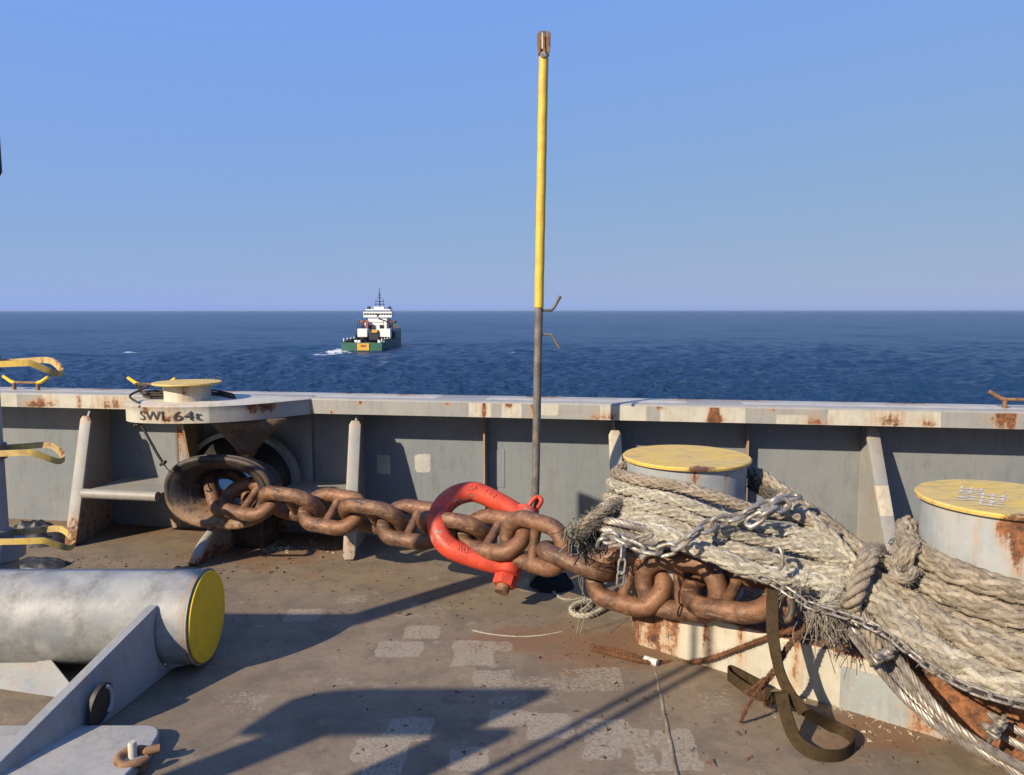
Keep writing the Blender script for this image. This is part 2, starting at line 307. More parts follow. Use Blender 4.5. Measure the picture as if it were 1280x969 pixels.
def deck_mat():
    b = NB('worn_deck_paint')
    n1 = b.noise(0.9, 7, 0.62); n2 = b.noise(4.5, 8, 0.68); n3 = b.noise(26, 7, 0.72); n4 = b.noise(150, 3, 0.6)
    col = b.mix(b.step(n1, 0.36, 0.64), (0.205, 0.155, 0.100), (0.168, 0.131, 0.089))
    col = b.mix(b.math('MULTIPLY', b.step(n2, 0.42, 0.66), 0.75), col, (0.118, 0.094, 0.068))
    col = b.mix(b.math('MULTIPLY', b.step(n3, 0.50, 0.72), 0.5), col, (0.085, 0.06, 0.042))
    col = b.mix(b.math('MULTIPLY', b.step(b.noise(7, 6, 0.7, b.vec(loc=(5, 2, 1))), 0.56, 0.70), 0.5), col, (0.29, 0.235, 0.165))
    rs = b.math('ADD', b.math('MULTIPLY', b.attr('rust'), 0.30), b.noise(3.1, 8, 0.7, b.vec(loc=(1, 9, 4)))); col = b.mix(b.math('MULTIPLY', b.step(rs, 0.58, 0.78), 0.65), col, (0.17, 0.085, 0.042))
    a = b.math('ADD', b.attr('alt'), b.math('ADD', b.math('MULTIPLY', b.math('SUBTRACT', b.noise(26, 6, 0.75), 0.5), 0.05), b.math('MULTIPLY', b.math('SUBTRACT', b.noise(7, 3, 0.5), 0.52), 0.06)))
    am = b.step(a, -0.003, 0.003)
    wear = b.math('ADD', b.noise(48, 5, 0.75), b.math('ADD', b.math('MULTIPLY', b.noise(5, 4, 0.6, b.vec(loc=(2, 7, 3))), 0.5), -0.25))
    wm = b.step(b.math('SUBTRACT', wear, b.attr('faint')), 0.37, 0.49)
    cr = b.mix(b.step(b.noise(90, 4, 0.7), 0.35, 0.62), (0.205, 0.168, 0.12), (0.31, 0.265, 0.195))
    col = b.mix(b.math('MULTIPLY', am, b.math('MULTIPLY', wm, 0.8)), col, cr)
    s1 = b.step(b.noise(9, 6, 0.7, b.vec((1, 14, 1), loc=(4, 1, 0))), 0.63, 0.70); s2 = b.step(b.noise(7, 6, 0.7, b.vec((12, 1.2, 1), loc=(1, 5, 0))), 0.64, 0.72)
    col = b.mix(b.math('MULTIPLY', s1, 0.55), col, (0.07, 0.052, 0.04)); col = b.mix(b.math('MULTIPLY', s2, 0.5), col, (0.28, 0.23, 0.165))
    vr = b.step(b.voro(3.1, b.vec((1, 1.6, 1))), 0.03, 0.055, 1.0, 0.0)
    col = b.mix(b.math('MULTIPLY', vr, 0.75), col, (0.035, 0.028, 0.022))
    col = b.mix(b.math('MULTIPLY', b.step(n4, 0.68, 0.76), 0.5), col, (0.03, 0.024, 0.02))
    h = b.math('ADD', b.math('MULTIPLY', n3, 0.5), b.math('ADD', b.math('MULTIPLY', n4, 0.25), b.math('MULTIPLY', am, 0.12)))
    return b.done(col, b.step(n2, 0.3, 0.7, 0.62, 0.85), 0, b.bump(h, 0.5, 0.008), 0.3)
M['deck'] = deck_mat()

def sea_mat():
    b = NB('sea_water')
    v = b.vec((1, 1, 1))
    n0 = b.noise(0.055, 3, 0.55, v, 0.3); n1 = b.noise(0.35, 4, 0.6, b.vec((1.0, 1.5, 1))); n2 = b.noise(1.7, 4, 0.65, b.vec((1.0, 1.4, 1)))
    h = b.math('ADD', b.math('MULTIPLY', n1, 1.0), b.math('MULTIPLY', n2, 0.38)); h = b.math('ADD', h, b.math('MULTIPLY', n0, 1.0)); h = b.math('ADD', h, b.math('MULTIPLY', b.noise(0.012, 4, 0.6, b.vec((1, 1.8, 1))), 2.0))
    fo = b.math('ADD', b.attr('foam'), b.math('MULTIPLY', b.math('SUBTRACT', b.noise(0.9, 6, 0.7), 0.5), 1.3)); fm = b.step(fo, 0.55, 0.85)
    col = b.mix(b.step(n0, 0.35, 0.65), (0.009, 0.031, 0.074), (0.010, 0.033, 0.079)); col = b.mix(fm, col, (0.55, 0.60, 0.64))
    b.p.inputs['IOR'].default_value = 1.33
    return b.done(col, b.math('ADD', 0.27, b.math('MULTIPLY', fm, 0.5)), 0, b.bump(h, 1.0, 0.75), 0.38)
M['sea'] = sea_mat()
def flat(name, c, rough=0.5, metal=0):
    b = NB(name); n = b.noise(3, 4); return b.done(b.mix(b.step(n, 0.35, 0.7), c, tuple(x * 0.8 for x in c)), rough, metal)
M['hullgreen'] = flat('hull_green', (0.03, 0.115, 0.075)); M['hulldark'] = flat('hull_dark_green', (0.012, 0.05, 0.045)); M['shipwhite'] = flat('ship_white', (0.74, 0.74, 0.72))
M['shipglass'] = flat('ship_window_glass', (0.01, 0.014, 0.02), 0.15); M['shipyellow'] = flat('ship_yellow', (0.62, 0.36, 0.05)); M['shipdark'] = flat('ship_dark_steel', (0.025, 0.03, 0.045))
M['shiporange'] = flat('ship_orange', (0.30, 0.085, 0.04)); M['shipdeck'] = flat('ship_deck', (0.13, 0.07, 0.045))

# ------------------------------------------------------------------ sea
SEA_Z = EYE - 12.0
def make_sea():
    dy = np.concatenate([[0.25, 0.4, 0.6, 0.8], np.arange(1.0, 125, 0.28), np.linspace(128, 400, 60)])
    r = 12.0 * F_PX / dy[::-1]                        # near to far
    th = np.concatenate([np.radians(np.arange(-180, -52, 4.0)), np.radians(np.arange(-52, 52, 0.125)), np.radians(np.arange(52, 180.1, 4.0))])
    R, T = np.meshgrid(r, th, indexing='ij'); x = R * np.sin(T); y = R * np.cos(T)
    sp = np.gradient(r)[:, None] + R * 0
    z = np.zeros_like(x); rg = np.random.default_rng(3)
    dxx = np.zeros_like(x); dyy = np.zeros_like(x)
    for k in range(70):
        lam = 0.7 * (9 / 0.7) ** rg.random(); ang = math.radians(-105) + rg.normal(0, 0.55)
        amp = 0.0140 * lam ** 0.78 * (0.6 + 0.8 * rg.random()); k_ = 2 * PI / lam; ph = rg.random() * 2 * PI
        at = np.clip((lam / sp - 1.6) / 2.0, 0, 1)
        arg = k_ * (x * math.cos(ang) + y * math.sin(ang)) + ph
        z += at * amp * np.sin(arg); q = at * amp * 0.8 * np.cos(arg); dxx += q * math.cos(ang); dyy += q * math.sin(ang)
    for k in range(26):
        lam = 12 * (70 / 12) ** rg.random(); ang = math.radians(-100) + rg.normal(0, 0.45); amp = 0.0022 * lam * (0.5 + rg.random()); k_ = 2 * PI / lam; ph = rg.random() * 2 * PI
        at = np.clip((lam / sp - 2.2) / 3.0, 0, 1); z += at * amp * np.sin(k_ * (x * math.cos(ang) + y * math.sin(ang)) + ph)
    foam = np.zeros_like(x)
    def blob(px, py, a, b_, s=1.0):
        g = G(px, py, SEA_Z); return s * np.exp(-((x - g.x) / a) ** 2 - ((y - g.y) / b_) ** 2)
    for args in ((428, 437.5, 3.6, 4, 1.2), (418, 439, 5, 4, 1.0), (404, 441, 6, 4, 0.85), (385, 443.5, 8, 4.5, 0.62), (450, 440, 7, 3, 0.55), (462, 441.5, 8, 3, 0.45), (360, 449, 9, 4, 0.45), (408, 435, 5, 3, 0.4),
                 (163, 441, 3.0, 1.8, 1.1), (148, 442, 3, 1.6, 0.6), (375, 474, 3.5, 1.1, 0.42), (640, 441, 1.6, 1.4, 0.8), (836, 446, 1.6, 1.2, 0.8), (900, 486, 1.6, .6, 0.7), (1220, 422, 3, 2, 0.7), (515, 436, 3.2, 2, 0.6), (540, 432, 3, 2, 0.6)): foam += blob(*args)
    foam += np.clip((z - 0.62) * 1.1, 0, 0.5) * 0.0
    v = np.stack([x + dxx, y + dyy, z], -1).reshape(-1, 3); nt = len(th)
    i = np.arange(len(r) - 1)[:, None]; j = np.arange(nt - 1)[None]
    f = np.stack([i * nt + j, (i + 1) * nt + j, (i + 1) * nt + j + 1, i * nt + j + 1], -1).reshape(-1, 4)
    me = bpy.data.meshes.new('sea'); me.vertices.add(len(v)); me.vertices.foreach_set('co', v.ravel().astype(np.float32))
    me.loops.add(f.size); me.loops.foreach_set('vertex_index', f.ravel().astype(np.int32)[::1])
    me.polygons.add(len(f)); me.polygons.foreach_set('loop_start', np.arange(0, f.size, 4, dtype=np.int32))
    me.update(calc_edges=True); me.validate(); me.polygons.foreach_set('use_smooth', [True] * len(me.polygons))
    at = me.attributes.new('foam', 'FLOAT', 'POINT'); at.data.foreach_set('value', foam.ravel().astype(np.float32))
    me.materials.append(M['sea']); o = bpy.data.objects.new('sea', me); COL.objects.link(o); o.location = (0, 0, SEA_Z); o['kind'] = 'structure'
    return o
make_sea()

# ------------------------------------------------------------------ deck
RECTS = [(352, 760, 398, 776, 0), (420, 742, 457, 753, .08), (502, 781, 549, 798, 0), (466, 801, 526, 821, -.03), (563, 801, 617, 832, -.03), (617, 803, 640, 815, .10), (590, 838, 640, 866, .04),
         (612, 887, 655, 908, .02), (612, 868, 700, 880, .08), (659, 891, 718, 923, -.03), (478, 897, 538, 927, -.04), (436, 922, 508, 953, -.04), (446, 953, 498, 985, -.03), (560, 933, 615, 962, 0), (640, 968, 690, 985, 0),
         (732, 897, 793, 934, 0), (730, 934, 780, 947, 0), (700, 835, 782, 864, .07), (798, 910, 826, 963, 0), (832, 910, 884, 963, -.02), (880, 865, 922, 890, .09), (255, 865, 325, 892, .14), (640, 845, 700, 864, .1),
         (880, 968, 960, 990, .1), (415, 844, 455, 856, .12), (405, 818, 440, 828, .13), (505, 752, 560, 772, .13)]
def deck_attrs():
    rr = []
    for x0, y0, x1, y1, ft in RECTS:
        a, b = G(x0, y1), G(x1, y1); c = G((x0 + x1) / 2, y0); xm = (a.x + b.x) / 2; sk = 0
        t0, t1 = G((x0 + x1) / 2, y0), G((x0 + x1) / 2, y1)
        rr.append((xm, (a.y + c.y) / 2, (b.x - a.x) / 2, (c.y - a.y) / 2, ft))
    def sdf(co):
        best = np.full(len(co), -0.1)
        for x, y, w, h, ft in rr: best = np.maximum(best, np.minimum(w - np.abs(co[:, 0] - x), h - np.abs(co[:, 1] - y)))
        return np.clip(best, -0.1, 0.1)
    def faint(co):
        best = np.full(len(co), -9.0); out = np.zeros(len(co))
        for x, y, w, h, ft in rr:
            d = np.minimum(w - np.abs(co[:, 0] - x), h - np.abs(co[:, 1] - y)); m = d > best; best[m] = d[m]; out[m] = ft
        return out
    spots = [(G(770, 810), .35), (G(330, 690), .5), (G(640, 800), .3), (G(1120, 915), .3), (G(840, 820), .25)]
    def rust(co):
        o = np.zeros(len(co))
        for p, w in spots: o += np.exp(-((co[:, 0] - p.x) / w) ** 2 - ((co[:, 1] - p.y) / (w * .7)) ** 2)
        q = (co - np.array(BO)) @ np.array(BN); o += np.exp(-((q - 0.25) / 0.28) ** 2) * 0.7
        return np.clip(o, 0, 1)
    return {'alt': sdf, 'faint': faint, 'rust': rust}
u = np.concatenate([[-7, -6], np.arange(-5, 5.01, 0.03), [6, 7]]); w = np.concatenate([[-12, -9, -6], np.arange(-4.2, 0.29, 0.025), [0.312]])
def deck_pt(a, b):
    p = BL(a, b); return (p.x, p.y, 0.006 * math.sin(p.x * 2.3 + .6) * math.sin(p.y * 1.9))
dv, df = grid(u, w, deck_pt)
deck = MB().add(dv, df).build('deck', M['deck'], None, 0, 0, deck_attrs()); deck['kind'] = 'structure'
deck.data.polygons.foreach_set('use_smooth', [True] * len(deck.data.polygons))
g0, g1 = G(818, 830), G(856, 1010)
wb = [g0.lerp(g1, k / 14) + Vector((random.uniform(-.004, .004), 0, -0.005)) for k in range(15)]
MB().tube(wb, 0.0085, 8, ds=0.02, flat=(1, 1)).build('weld_bead', M['deck'], deck)

# ------------------------------------------------------------------ bulwark
bul = thing('bulwark', 'long grey steel bulwark with white rust-streaked rail across the bow', 'bulwark', BO, BA)
WALL_Y, RAIL_Z, RAIL_B = 0.30, 1.08, 0.97
hx, hz = -2.13, 0.42; HRX, HRZ = 0.42, 0.34           # opening for the chock
def rect_sdf(rects):
    def fn(co):
        b = np.full(len(co), -0.1)
        for x0, x1, z0, z1 in rects: b = np.maximum(b, np.minimum(np.minimum(co[:, 0] - x0, x1 - co[:, 0]), np.minimum(co[:, 2] - z0, z1 - co[:, 2])))
        return np.clip(b + .01, -0.1, 0.1)
    return fn
def spots(lst):                                       # (x, z_top, width, length, strength): stains that run down from a point
    def fn(co):
        o = np.zeros(len(co))
        for x, zt, wd, ln, s_ in lst:
            d = zt - co[:, 2]; o += s_ * np.exp(-((co[:, 0] - x) / wd) ** 2) * np.where(d >= 0, np.exp(-(d / ln) ** 2), np.exp(-(d / (wd * .8)) ** 2))
        return np.clip(o, 0, 1.1)
    return fn
def pxrect(x0, y0, x1, y1, yc):
    a, b = onB(x0, y1, yc), onB(x1, y0, yc); return (a[0], b[0], a[1], b[1])
wall_patches = [pxrect(519, 568, 538, 590, WALL_Y), pxrect(472, 569, 488, 592, WALL_Y), pxrect(611, 560, 631, 608, WALL_Y)]
wall_patches = [wall_patches[0]]
wall_rust = spots([(onB(x, y, WALL_Y)[0], onB(x, y, WALL_Y)[1], wd, ln, s_) for x, y, wd, ln, s_ in ((1025, 587, .012, .02, .8), (1041, 620, .015, .05, .8), (1262, 560, .01, .02, .6), (738, 573, .012, .015, .7), (375, 575, .03, .02, .5), (387, 580, .02, .02, .5), (735, 590, .01, .02, .6), (40, 575, .03, .03, .45), (250, 640, .06, .3, .75), (220, 650, .05, .3, .7), (180, 655, .08, .3, .6), (330, 650, .3, .3, .8), (500, 520, .03, .2, .25), (225, 530, .05, .35, .8))])
mw = MB()
xa, xb = hx - 0.55, hx + 0.55; z0, z1 = -0.05, 1.0
for A, B in ((-7.0, xa), (xb, 7.0)):
    n = int((B - A) / 0.035) + 2
    mw.add(*grid(np.linspace(A, B, n), np.linspace(z0, z1, 32), lambda a, b: (a, WALL_Y, b)))
ns_ = 64; inner = []; outer = []
for k in range(ns_):
    a = 2 * PI * k / ns_; ca, sa = math.cos(a), math.sin(a); inner.append((hx + HRX * ca, WALL_Y, hz + HRZ * sa))
    tx = (0.55 / abs(ca)) if abs(ca) > 1e-6 else 1e9; tz = ((z1 - hz) if sa > 0 else (hz - z0)) / abs(sa) if abs(sa) > 1e-6 else 1e9; t = min(tx, tz)
    outer.append((hx + t * ca, WALL_Y, hz + t * sa))
mw.add(inner + outer, [[k, (k + 1) % ns_, ns_ + (k + 1) % ns_, ns_ + k] for k in range(ns_)])
cor = []
for cx_, cz_ in ((xa, z1), (xb, z1), (xa, z0), (xb, z0)):      # fill corners left by the radial ring
    side = [q for q in outer if abs(q[0] - cx_) < 1e-6]; top = [q for q in outer if abs(q[2] - cz_) < 1e-6]
    a_ = min(side, key=lambda q: abs(q[2] - cz_)); b_ = min(top, key=lambda q: abs(q[0] - cx_)); mw.add([a_, b_, (cx_, WALL_Y, cz_)], [[0, 1, 2]])
pl = mw.build('plating', M['wall'], bul, 40, 0, {'alt': rect_sdf(wall_patches), 'rust': wall_rust})
sol = pl.modifiers.new('thick', 'SOLIDIFY'); sol.thickness = 0.014; sol.offset = 0
# hull side below the deck, outboard
MB().box((0, WALL_Y + 0.02, -5.4), (14, 0.02, 10.7)).build('hull_side', M['wall'], bul, 0)
# rail: fascia, top plate, outer lip
cream_px = [(0, 492, 20, 512), (54, 493, 165, 513), (586, 500, 614, 519), (627, 506, 652, 520), (750, 500, 808, 524), (825, 503, 932, 528), (970, 522, 1010, 530), (1034, 512, 1177, 536), (670, 502, 698, 516)]
fas_alt = [pxrect(a, b - 3, c, d + 3, 0.0) for a, b, c, d in cream_px]
fas_rust = [(x, .0, wd, ln, s_) for x, wd, ln, s_ in ((99, .02, .2, .7), (605, .018, .2, 1.0), (636, .03, .03, .9), (560, .03, .02, .6), (450, .03, .03, .7), (893, .035, .2, .95), (825, .04, .02, .7), (965, .03, .02, .6), (1252, .05, .10, 1.0), (1268, .03, .2, .8), (665, .02, .1, .7))]
fas_rust = [(onB(x, 505, 0)[0], RAIL_Z - .02, wd, ln, s_ * .85) for x, _, wd, ln, s_ in fas_rust]
fas_rust += [(onB(x, 515, 0)[0], RAIL_B + .012, wd, .015, .55) for x, wd in ((140, .16), (60, .1), (745, .05), (765, .06), (895, .07), (1020, .09), (1110, .12), (1160, .06), (40, .08), (415, .03), (385, .05))]
xs = np.arange(-7, 7.01, 0.02); zs = np.linspace(RAIL_B, RAIL_Z - .012, 9)
mf = MB().add(*grid(xs, zs, lambda a, b: (a, 0.0, b)))
mf.add(*grid(np.arange(-7, 7.01, 0.5), [0.0, WALL_Y], lambda a, b: (a, b, RAIL_B)))
mf.build('rail_fascia', M['rail'], bul, 40, 0, {'alt': rect_sdf(fas_alt), 'rust': spots(fas_rust)})
mt = MB(); prof = [(0.0, RAIL_Z - .012), (0.004, RAIL_Z - .004), (0.014, RAIL_Z), (0.15, RAIL_Z + .003), (0.33, RAIL_Z + .004), (0.342, RAIL_Z - .002), (0.345, RAIL_Z - .10)]
xs = np.arange(-7, 7.01, 0.03); tv = []
for x in xs: tv += [(x, y, z) for y, z in prof]
k = len(prof); tf = [[i * k + j, (i + 1) * k + j, (i + 1) * k + j + 1, i * k + j + 1] for i in range(len(xs) - 1) for j in range(k - 1)]
def top_alt(co):
    n = np.sin(co[:, 0] * 3.1) + np.sin(co[:, 0] * 7.7 + 1) * .6; return np.where((co[:, 1] > .02) & (n > -0.9), 0.05, -0.05)
def top_rust(co):
    n = np.sin(co[:, 0] * 9.0) * np.sin(co[:, 0] * 3.7 + 1); return np.where(co[:, 1] > .30, 0.30 + .35 * n, 0.05)
mt.add(tv, tf).build('rail_top', M['rail'], bul, 50, 0, {'alt': top_alt, 'rust': top_rust})

# brackets (frames) inboard of the plating: web + rounded face bar
def bracket(wx, foot, top_y, top_z, cut, mrust):
    """wx: world X at the plating; foot: inboard reach at the deck; top_y: reach at the head"""
    lx = toB((wx, 5.5, 0))[0]; e = bpy.data.objects.new('bracket', None); COL.objects.link(e); e.parent = bul
    e.location = (lx, WALL_Y - .008, 0); e.rotation_euler = (0, 0, -BA); e.empty_display_size = .1
    poly = [(0, 0, 0), (0, -foot, 0), (0, -foot, 0.05), (0, -top_y, top_z - cut), (0, -top_y + cut * .7, top_z), (0, 0, top_z)]
    MB().prism([Vector(q) for q in poly], (-.007, 0, 0), (.007, 0, 0)).build('web', M['web'], e, 30, 0, {'rust': lambda co: np.clip(.35 - co[:, 2], 0, .35) * mrust})
    a, b = Vector((0, -foot - .004, 0.012)), Vector((0, -top_y - .004, top_z - cut * .7)); t = (b - a).normalized(); nrm = Vector((0, -t.z, t.y))
    m_ = MB(); rows = []; W, T = 0.043, 0.011
    sec = [(-W, -T), (-W, 0), (-W * .93, T * .75), (-W * .7, T), (0, T * 1.05), (W * .7, T), (W * .93, T * .75), (W, 0), (W, -T)]
    N = 36; vv = []
    for i in range(N + 1):
        s_ = i / N; p = a.lerp(b, s_); k_ = 1.0 - 0.35 * max(0, (s_ - .97) / .03) ** 2 - 0.25 * max(0, (.02 - s_) / .02)
        for x_, n_ in sec: vv.append(p + Vector((x_ * k_, 0, 0)) + nrm * n_ * -1 * (-1))
    ks = len(sec); ff = [[i * ks + j, i * ks + (j + 1) % ks, (i + 1) * ks + (j + 1) % ks, (i + 1) * ks + j] for i in range(N) for j in range(ks)]
    ff += [list(range(ks)), list(range(N * ks, (N + 1) * ks))[::-1]]
    m_.add(vv, ff).build('face_bar', M['web'], e, 40, 0, {'rust': lambda co: np.clip((.30 - co[:, 2]) * 2.2, 0, .55) * mrust + np.clip((co[:, 2] - .84) * 6, 0, .35) * mrust, 'alt': lambda co: (np.where((co[:, 2] > .42) & (co[:, 2] < .60) if wx > 2 else (co[:, 2] > .55), .05, -.05) if wx > 0 else np.full(len(co), -.05))})
    return e
bracket(-3.27, 0.60, 0.30, 0.955, .06, 1.0)
bracket(-1.14, 0.58, 0.27, 0.955, .05, .55)
bracket(0.72, 0.56, 0.20, 0.955, .10, .6)
bracket(2.42, 0.58, 0.13, 0.955, .03, .4)
for px, d_, zt in ((605, .10, .87), (935, .10, .87), (-60, .1, .87), (1330, .1, .87)):
    lx = onB(px, 560, WALL_Y - .1)[0]
    poly = [Vector((lx, WALL_Y - .009, 0)), Vector((lx, WALL_Y - d_, 0)), Vector((lx, WALL_Y - d_, zt - .03)), Vector((lx, WALL_Y - d_ * .6, zt)), Vector((lx, WALL_Y - .009, .95))]
    MB().prism(poly, (-.006, 0, 0), (.006, 0, 0)).build('stiffener', M['stiff'], bul, 30)
# web under the chock platform and stringers beside the chock
lx = hx - .34
poly = [Vector((lx, WALL_Y - .009, 0.25)), Vector((lx, WALL_Y - .20, .55)), Vector((lx, WALL_Y - .30, .96)), Vector((lx, WALL_Y - .009, .96))]
MB().prism(poly, (-.007, 0, 0), (.007, 0, 0)).build('stiffener', M['stiff'], bul, 30)
def stringer(x0, x1, z, d_):
    m_ = MB().box(((x0 + x1) / 2, WALL_Y - .009 - d_ / 2, z), (x1 - x0, d_, .016))
    m_.tube([(x0 + .0, WALL_Y - d_ - .02, z - .008), (x1, WALL_Y - d_ - .02, z - .008)], .036, 12, ds=.05)
    return m_.build('stringer', M['web'], bul, 40)
stringer(toB(P(88, 620, 5.35))[0], hx - .40, 0.385, 0.50)
stringer(hx + .42, toB((-1.16, 5.4, 0))[0], 0.40, 0.36)
# flanged rim round the opening
ring = [(hx + (HRX + .012) * math.cos(a), WALL_Y - .045, hz + (HRZ + .012) * math.sin(a)) for a in np.linspace(0, 2 * PI, 72, endpoint=False)]
rv = []; 
for a in np.linspace(0, 2 * PI, 72, endpoint=False):
    for r_, y_ in ((0.0, WALL_Y + .02), (0.0, WALL_Y - .10), (.035, WALL_Y - .10), (.035, WALL_Y - .008)): rv.append((hx + (HRX + r_) * math.cos(a), y_, hz + (HRZ + r_) * math.sin(a)))
MB().add(rv, [[i * 4 + j, i * 4 + j + 1, ((i + 1) % 72) * 4 + j + 1, ((i + 1) % 72) * 4 + j] for i in range(72) for j in range(3)]).build('opening_rim', M['web'], bul, 35)
# a few touch-up squares of thicker paint
for (x0, y0, x1, y1) in ((472, 569, 488, 592), (611, 562, 631, 608)):
    a = pxrect(x0, y0, x1, y1, WALL_Y); MB().box(((a[0] + a[1]) / 2, WALL_Y - .0095, (a[2] + a[3]) / 2), (a[1] - a[0], .003, a[3] - a[2])).build('paint_patch', M['cream'] if x0 < 600 else M['wall'], bul, 0, .0012)

# ------------------------------------------------------------------ chock (oval fairlead) inboard of the bulwark
ck = thing('fairlead_chock', 'dark cast oval fairlead with rust worn rim and chain through it', 'fairlead', BL(0, 0), BA)
c0 = toB(P(271, 617, 5.06)); RIMX, RIMZ, THX, THZ, DEP = .375, .232, .205, .122, .30
cv = []; NU = 80; prof = []
# outer shell, rolled lip, then the flare into the throat
for sh_, y_ in ((-.06, DEP), (-.01, .16), (.012, .05)): prof.append(('o', sh_, y_))
for a in np.linspace(-60, 150, 8): prof.append(('l', math.radians(a), 0))
for a in np.linspace(8, 90, 11): prof.append(('f', math.radians(a), 0))
prof.append(('t', 0, DEP + .08))
for i in range(NU):
    a = 2 * PI * i / NU; ex, ez = math.cos(a), math.sin(a); pw = 0.85; sx_ = math.copysign(abs(ex) ** pw, ex); sz_ = math.copysign(abs(ez) ** pw, ez)
    for kd, q, y_ in prof:
        if kd == 'o': rx_, rz_, yy = RIMX + q + .012, RIMZ + q + .012, y_
        elif kd == 'l': rx_, rz_, yy = RIMX + .022 * math.cos(q), RIMZ + .022 * math.cos(q), .022 - .022 * math.sin(q)
        elif kd == 'f': rx_, rz_, yy = RIMX - (RIMX - THX) * math.sin(q), RIMZ - (RIMZ - THZ) * math.sin(q), DEP * (1 - math.cos(q))
        else: rx_, rz_, yy = THX, THZ, y_
        cv.append((c0[0] + rx_ * sx_, c0[1] + yy, c0[2] + rz_ * sz_))
NVv = len(prof)
def chock_rust(co):
    d = (c0[2] - co[:, 2]) / .25; return np.clip(-.08 + .50 * d, -.2, .42)
MB().add(cv, [[i * NVv + j, ((i + 1) % NU) * NVv + j, ((i + 1) % NU) * NVv + j + 1, i * NVv + j + 1] for i in range(NU) for j in range(NVv - 1)]).build('bell_mouth', M['chock'], ck, 60, 0, {'rust': chock_rust})
# sleeve from the chock to the bulwark and its foundation
sv_ = []
for i in range(48):
    a = 2 * PI * i / 48
    for y_, ox, oz, rx_, rz_ in ((c0[1] + .30, c0[0], c0[2], .215, .132), (c0[1] + .42, c0[0], c0[2], .26, .17), (WALL_Y - .085, hx, hz, HRX - .004, HRZ - .004), (WALL_Y + .03, hx, hz, HRX - .004, HRZ - .004)):
        sv_.append((ox + rx_ * math.cos(a), y_, oz + rz_ * math.sin(a)))
MB().add(sv_, [[i * 4 + j, ((i + 1) % 48) * 4 + j, ((i + 1) % 48) * 4 + j + 1, i * 4 + j + 1] for i in range(48) for j in range(3)]).build('sleeve', M['shade_black'], ck, 40)
MB().box((c0[0] + .0, c0[1] + .46, .10), (.30, .24, .20)).build('foundation', M['chock'], ck, 0, .01)
f0 = P(243, 708, 5.0); f1 = P(268, 662, 5.22)
a, b = Vector(toB(f0)), Vector(toB(f1)); bk = Vector((0, .36, 0))
fm_ = MB().prism([a, b, Vector((b.x, b.y + .3, b.z)), Vector((a.x + .06, b.y + .3, 0))], (-.01, 0, 0), (.01, 0, 0)); fm_.tube([a + Vector((0, -.01, .01)), a.lerp(b, .5) + Vector((0, -.03, .02)), b], .036, 10, ds=.03)
fm_.build('foot_bracket', M['web'], ck, 40, 0, {'rust': lambda co: np.clip((.12 - co[:, 2]) * 5, 0, .6)})

# ------------------------------------------------------------------ platform with the SWL mark + small bollard
pf = thing('mooring_platform', 'rounded steel platform built out from rail marked SWL 64t', 'platform', BL(0, 0), BA)
wpts = [(-2.63, 5.60), (-2.63, 5.24), (-2.60, 5.11), (-2.52, 5.02), (-2.38, 4.965), (-2.18, 4.95), (-1.98, 4.985), (-1.80, 5.07), (-1.66, 5.18), (-1.54, 5.31), (-1.43, 5.425)]
lp = [toB((x, y, 0)) for x, y in wpts]; crv = resample([(x, y, 0) for x, y, _ in lp], .025)
ed = [(x, min(y, 0.10)) for x, y, _ in crv] + [(lp[-1][0], .12), (lp[0][0], .12)]
PT, PB = RAIL_Z + .008, RAIL_B - .004
n = len(ed); top = [(x, y, PT) for x, y in ed]; bot = [(x, y, PB) for x, y in ed]
cenx = sum(x for x, y in ed) / n; ceny = .05
lip = [(x + (cenx - x) * .03, y + (ceny - y) * .03, PT) for x, y in ed]; lip2 = [(x, y, PT - .014) for x, y in ed]
MB().add(lip + lip2, [list(range(n))] + [[i, n + i, n + (i + 1) % n, (i + 1) % n] for i in range(n)]).build('top_plate', M['rail'], pf, 40, 0, {'alt': lambda co: np.full(len(co), .05) * np.where(co[:, 1] < .02, 1, -1), 'rust': lambda co: np.clip(-co[:, 1] - .44, 0, .2) * 1.5})
sk = MB(); zz = np.linspace(PT - .014, PB, 6); pv = []
for x, y in ed: pv += [(x + (cenx - x) * (.012 if q else 0), y + (ceny - y) * (.012 if q else 0), z) for q, z in enumerate(zz)]
sk.add(pv, [[i * 6 + j, ((i + 1) % n) * 6 + j, ((i + 1) % n) * 6 + j + 1, i * 6 + j + 1] for i in range(n) for j in range(5)]).add([(x + (cenx - x) * .012, y + (ceny - y) * .012, PB) for x, y in ed], [list(range(n))[::-1]])
sk.build('skirt', M['rail'], pf, 40, 0, {'alt': lambda co: np.where((co[:, 0] < lp[6][0]) & (co[:, 1] < .02), .05, -.05), 'rust': spots([(toB(P(185, 520, 5.0))[0], PT - .03, .04, .06, .5), (toB(P(313, 505, 5.1))[0], PT, .03, .1, .8), (toB(P(345, 500, 5.3))[0], PT, .05, .1, .8), (toB(P(215, 520, 5.0))[0], PB + .02, .12, .02, .6)])})
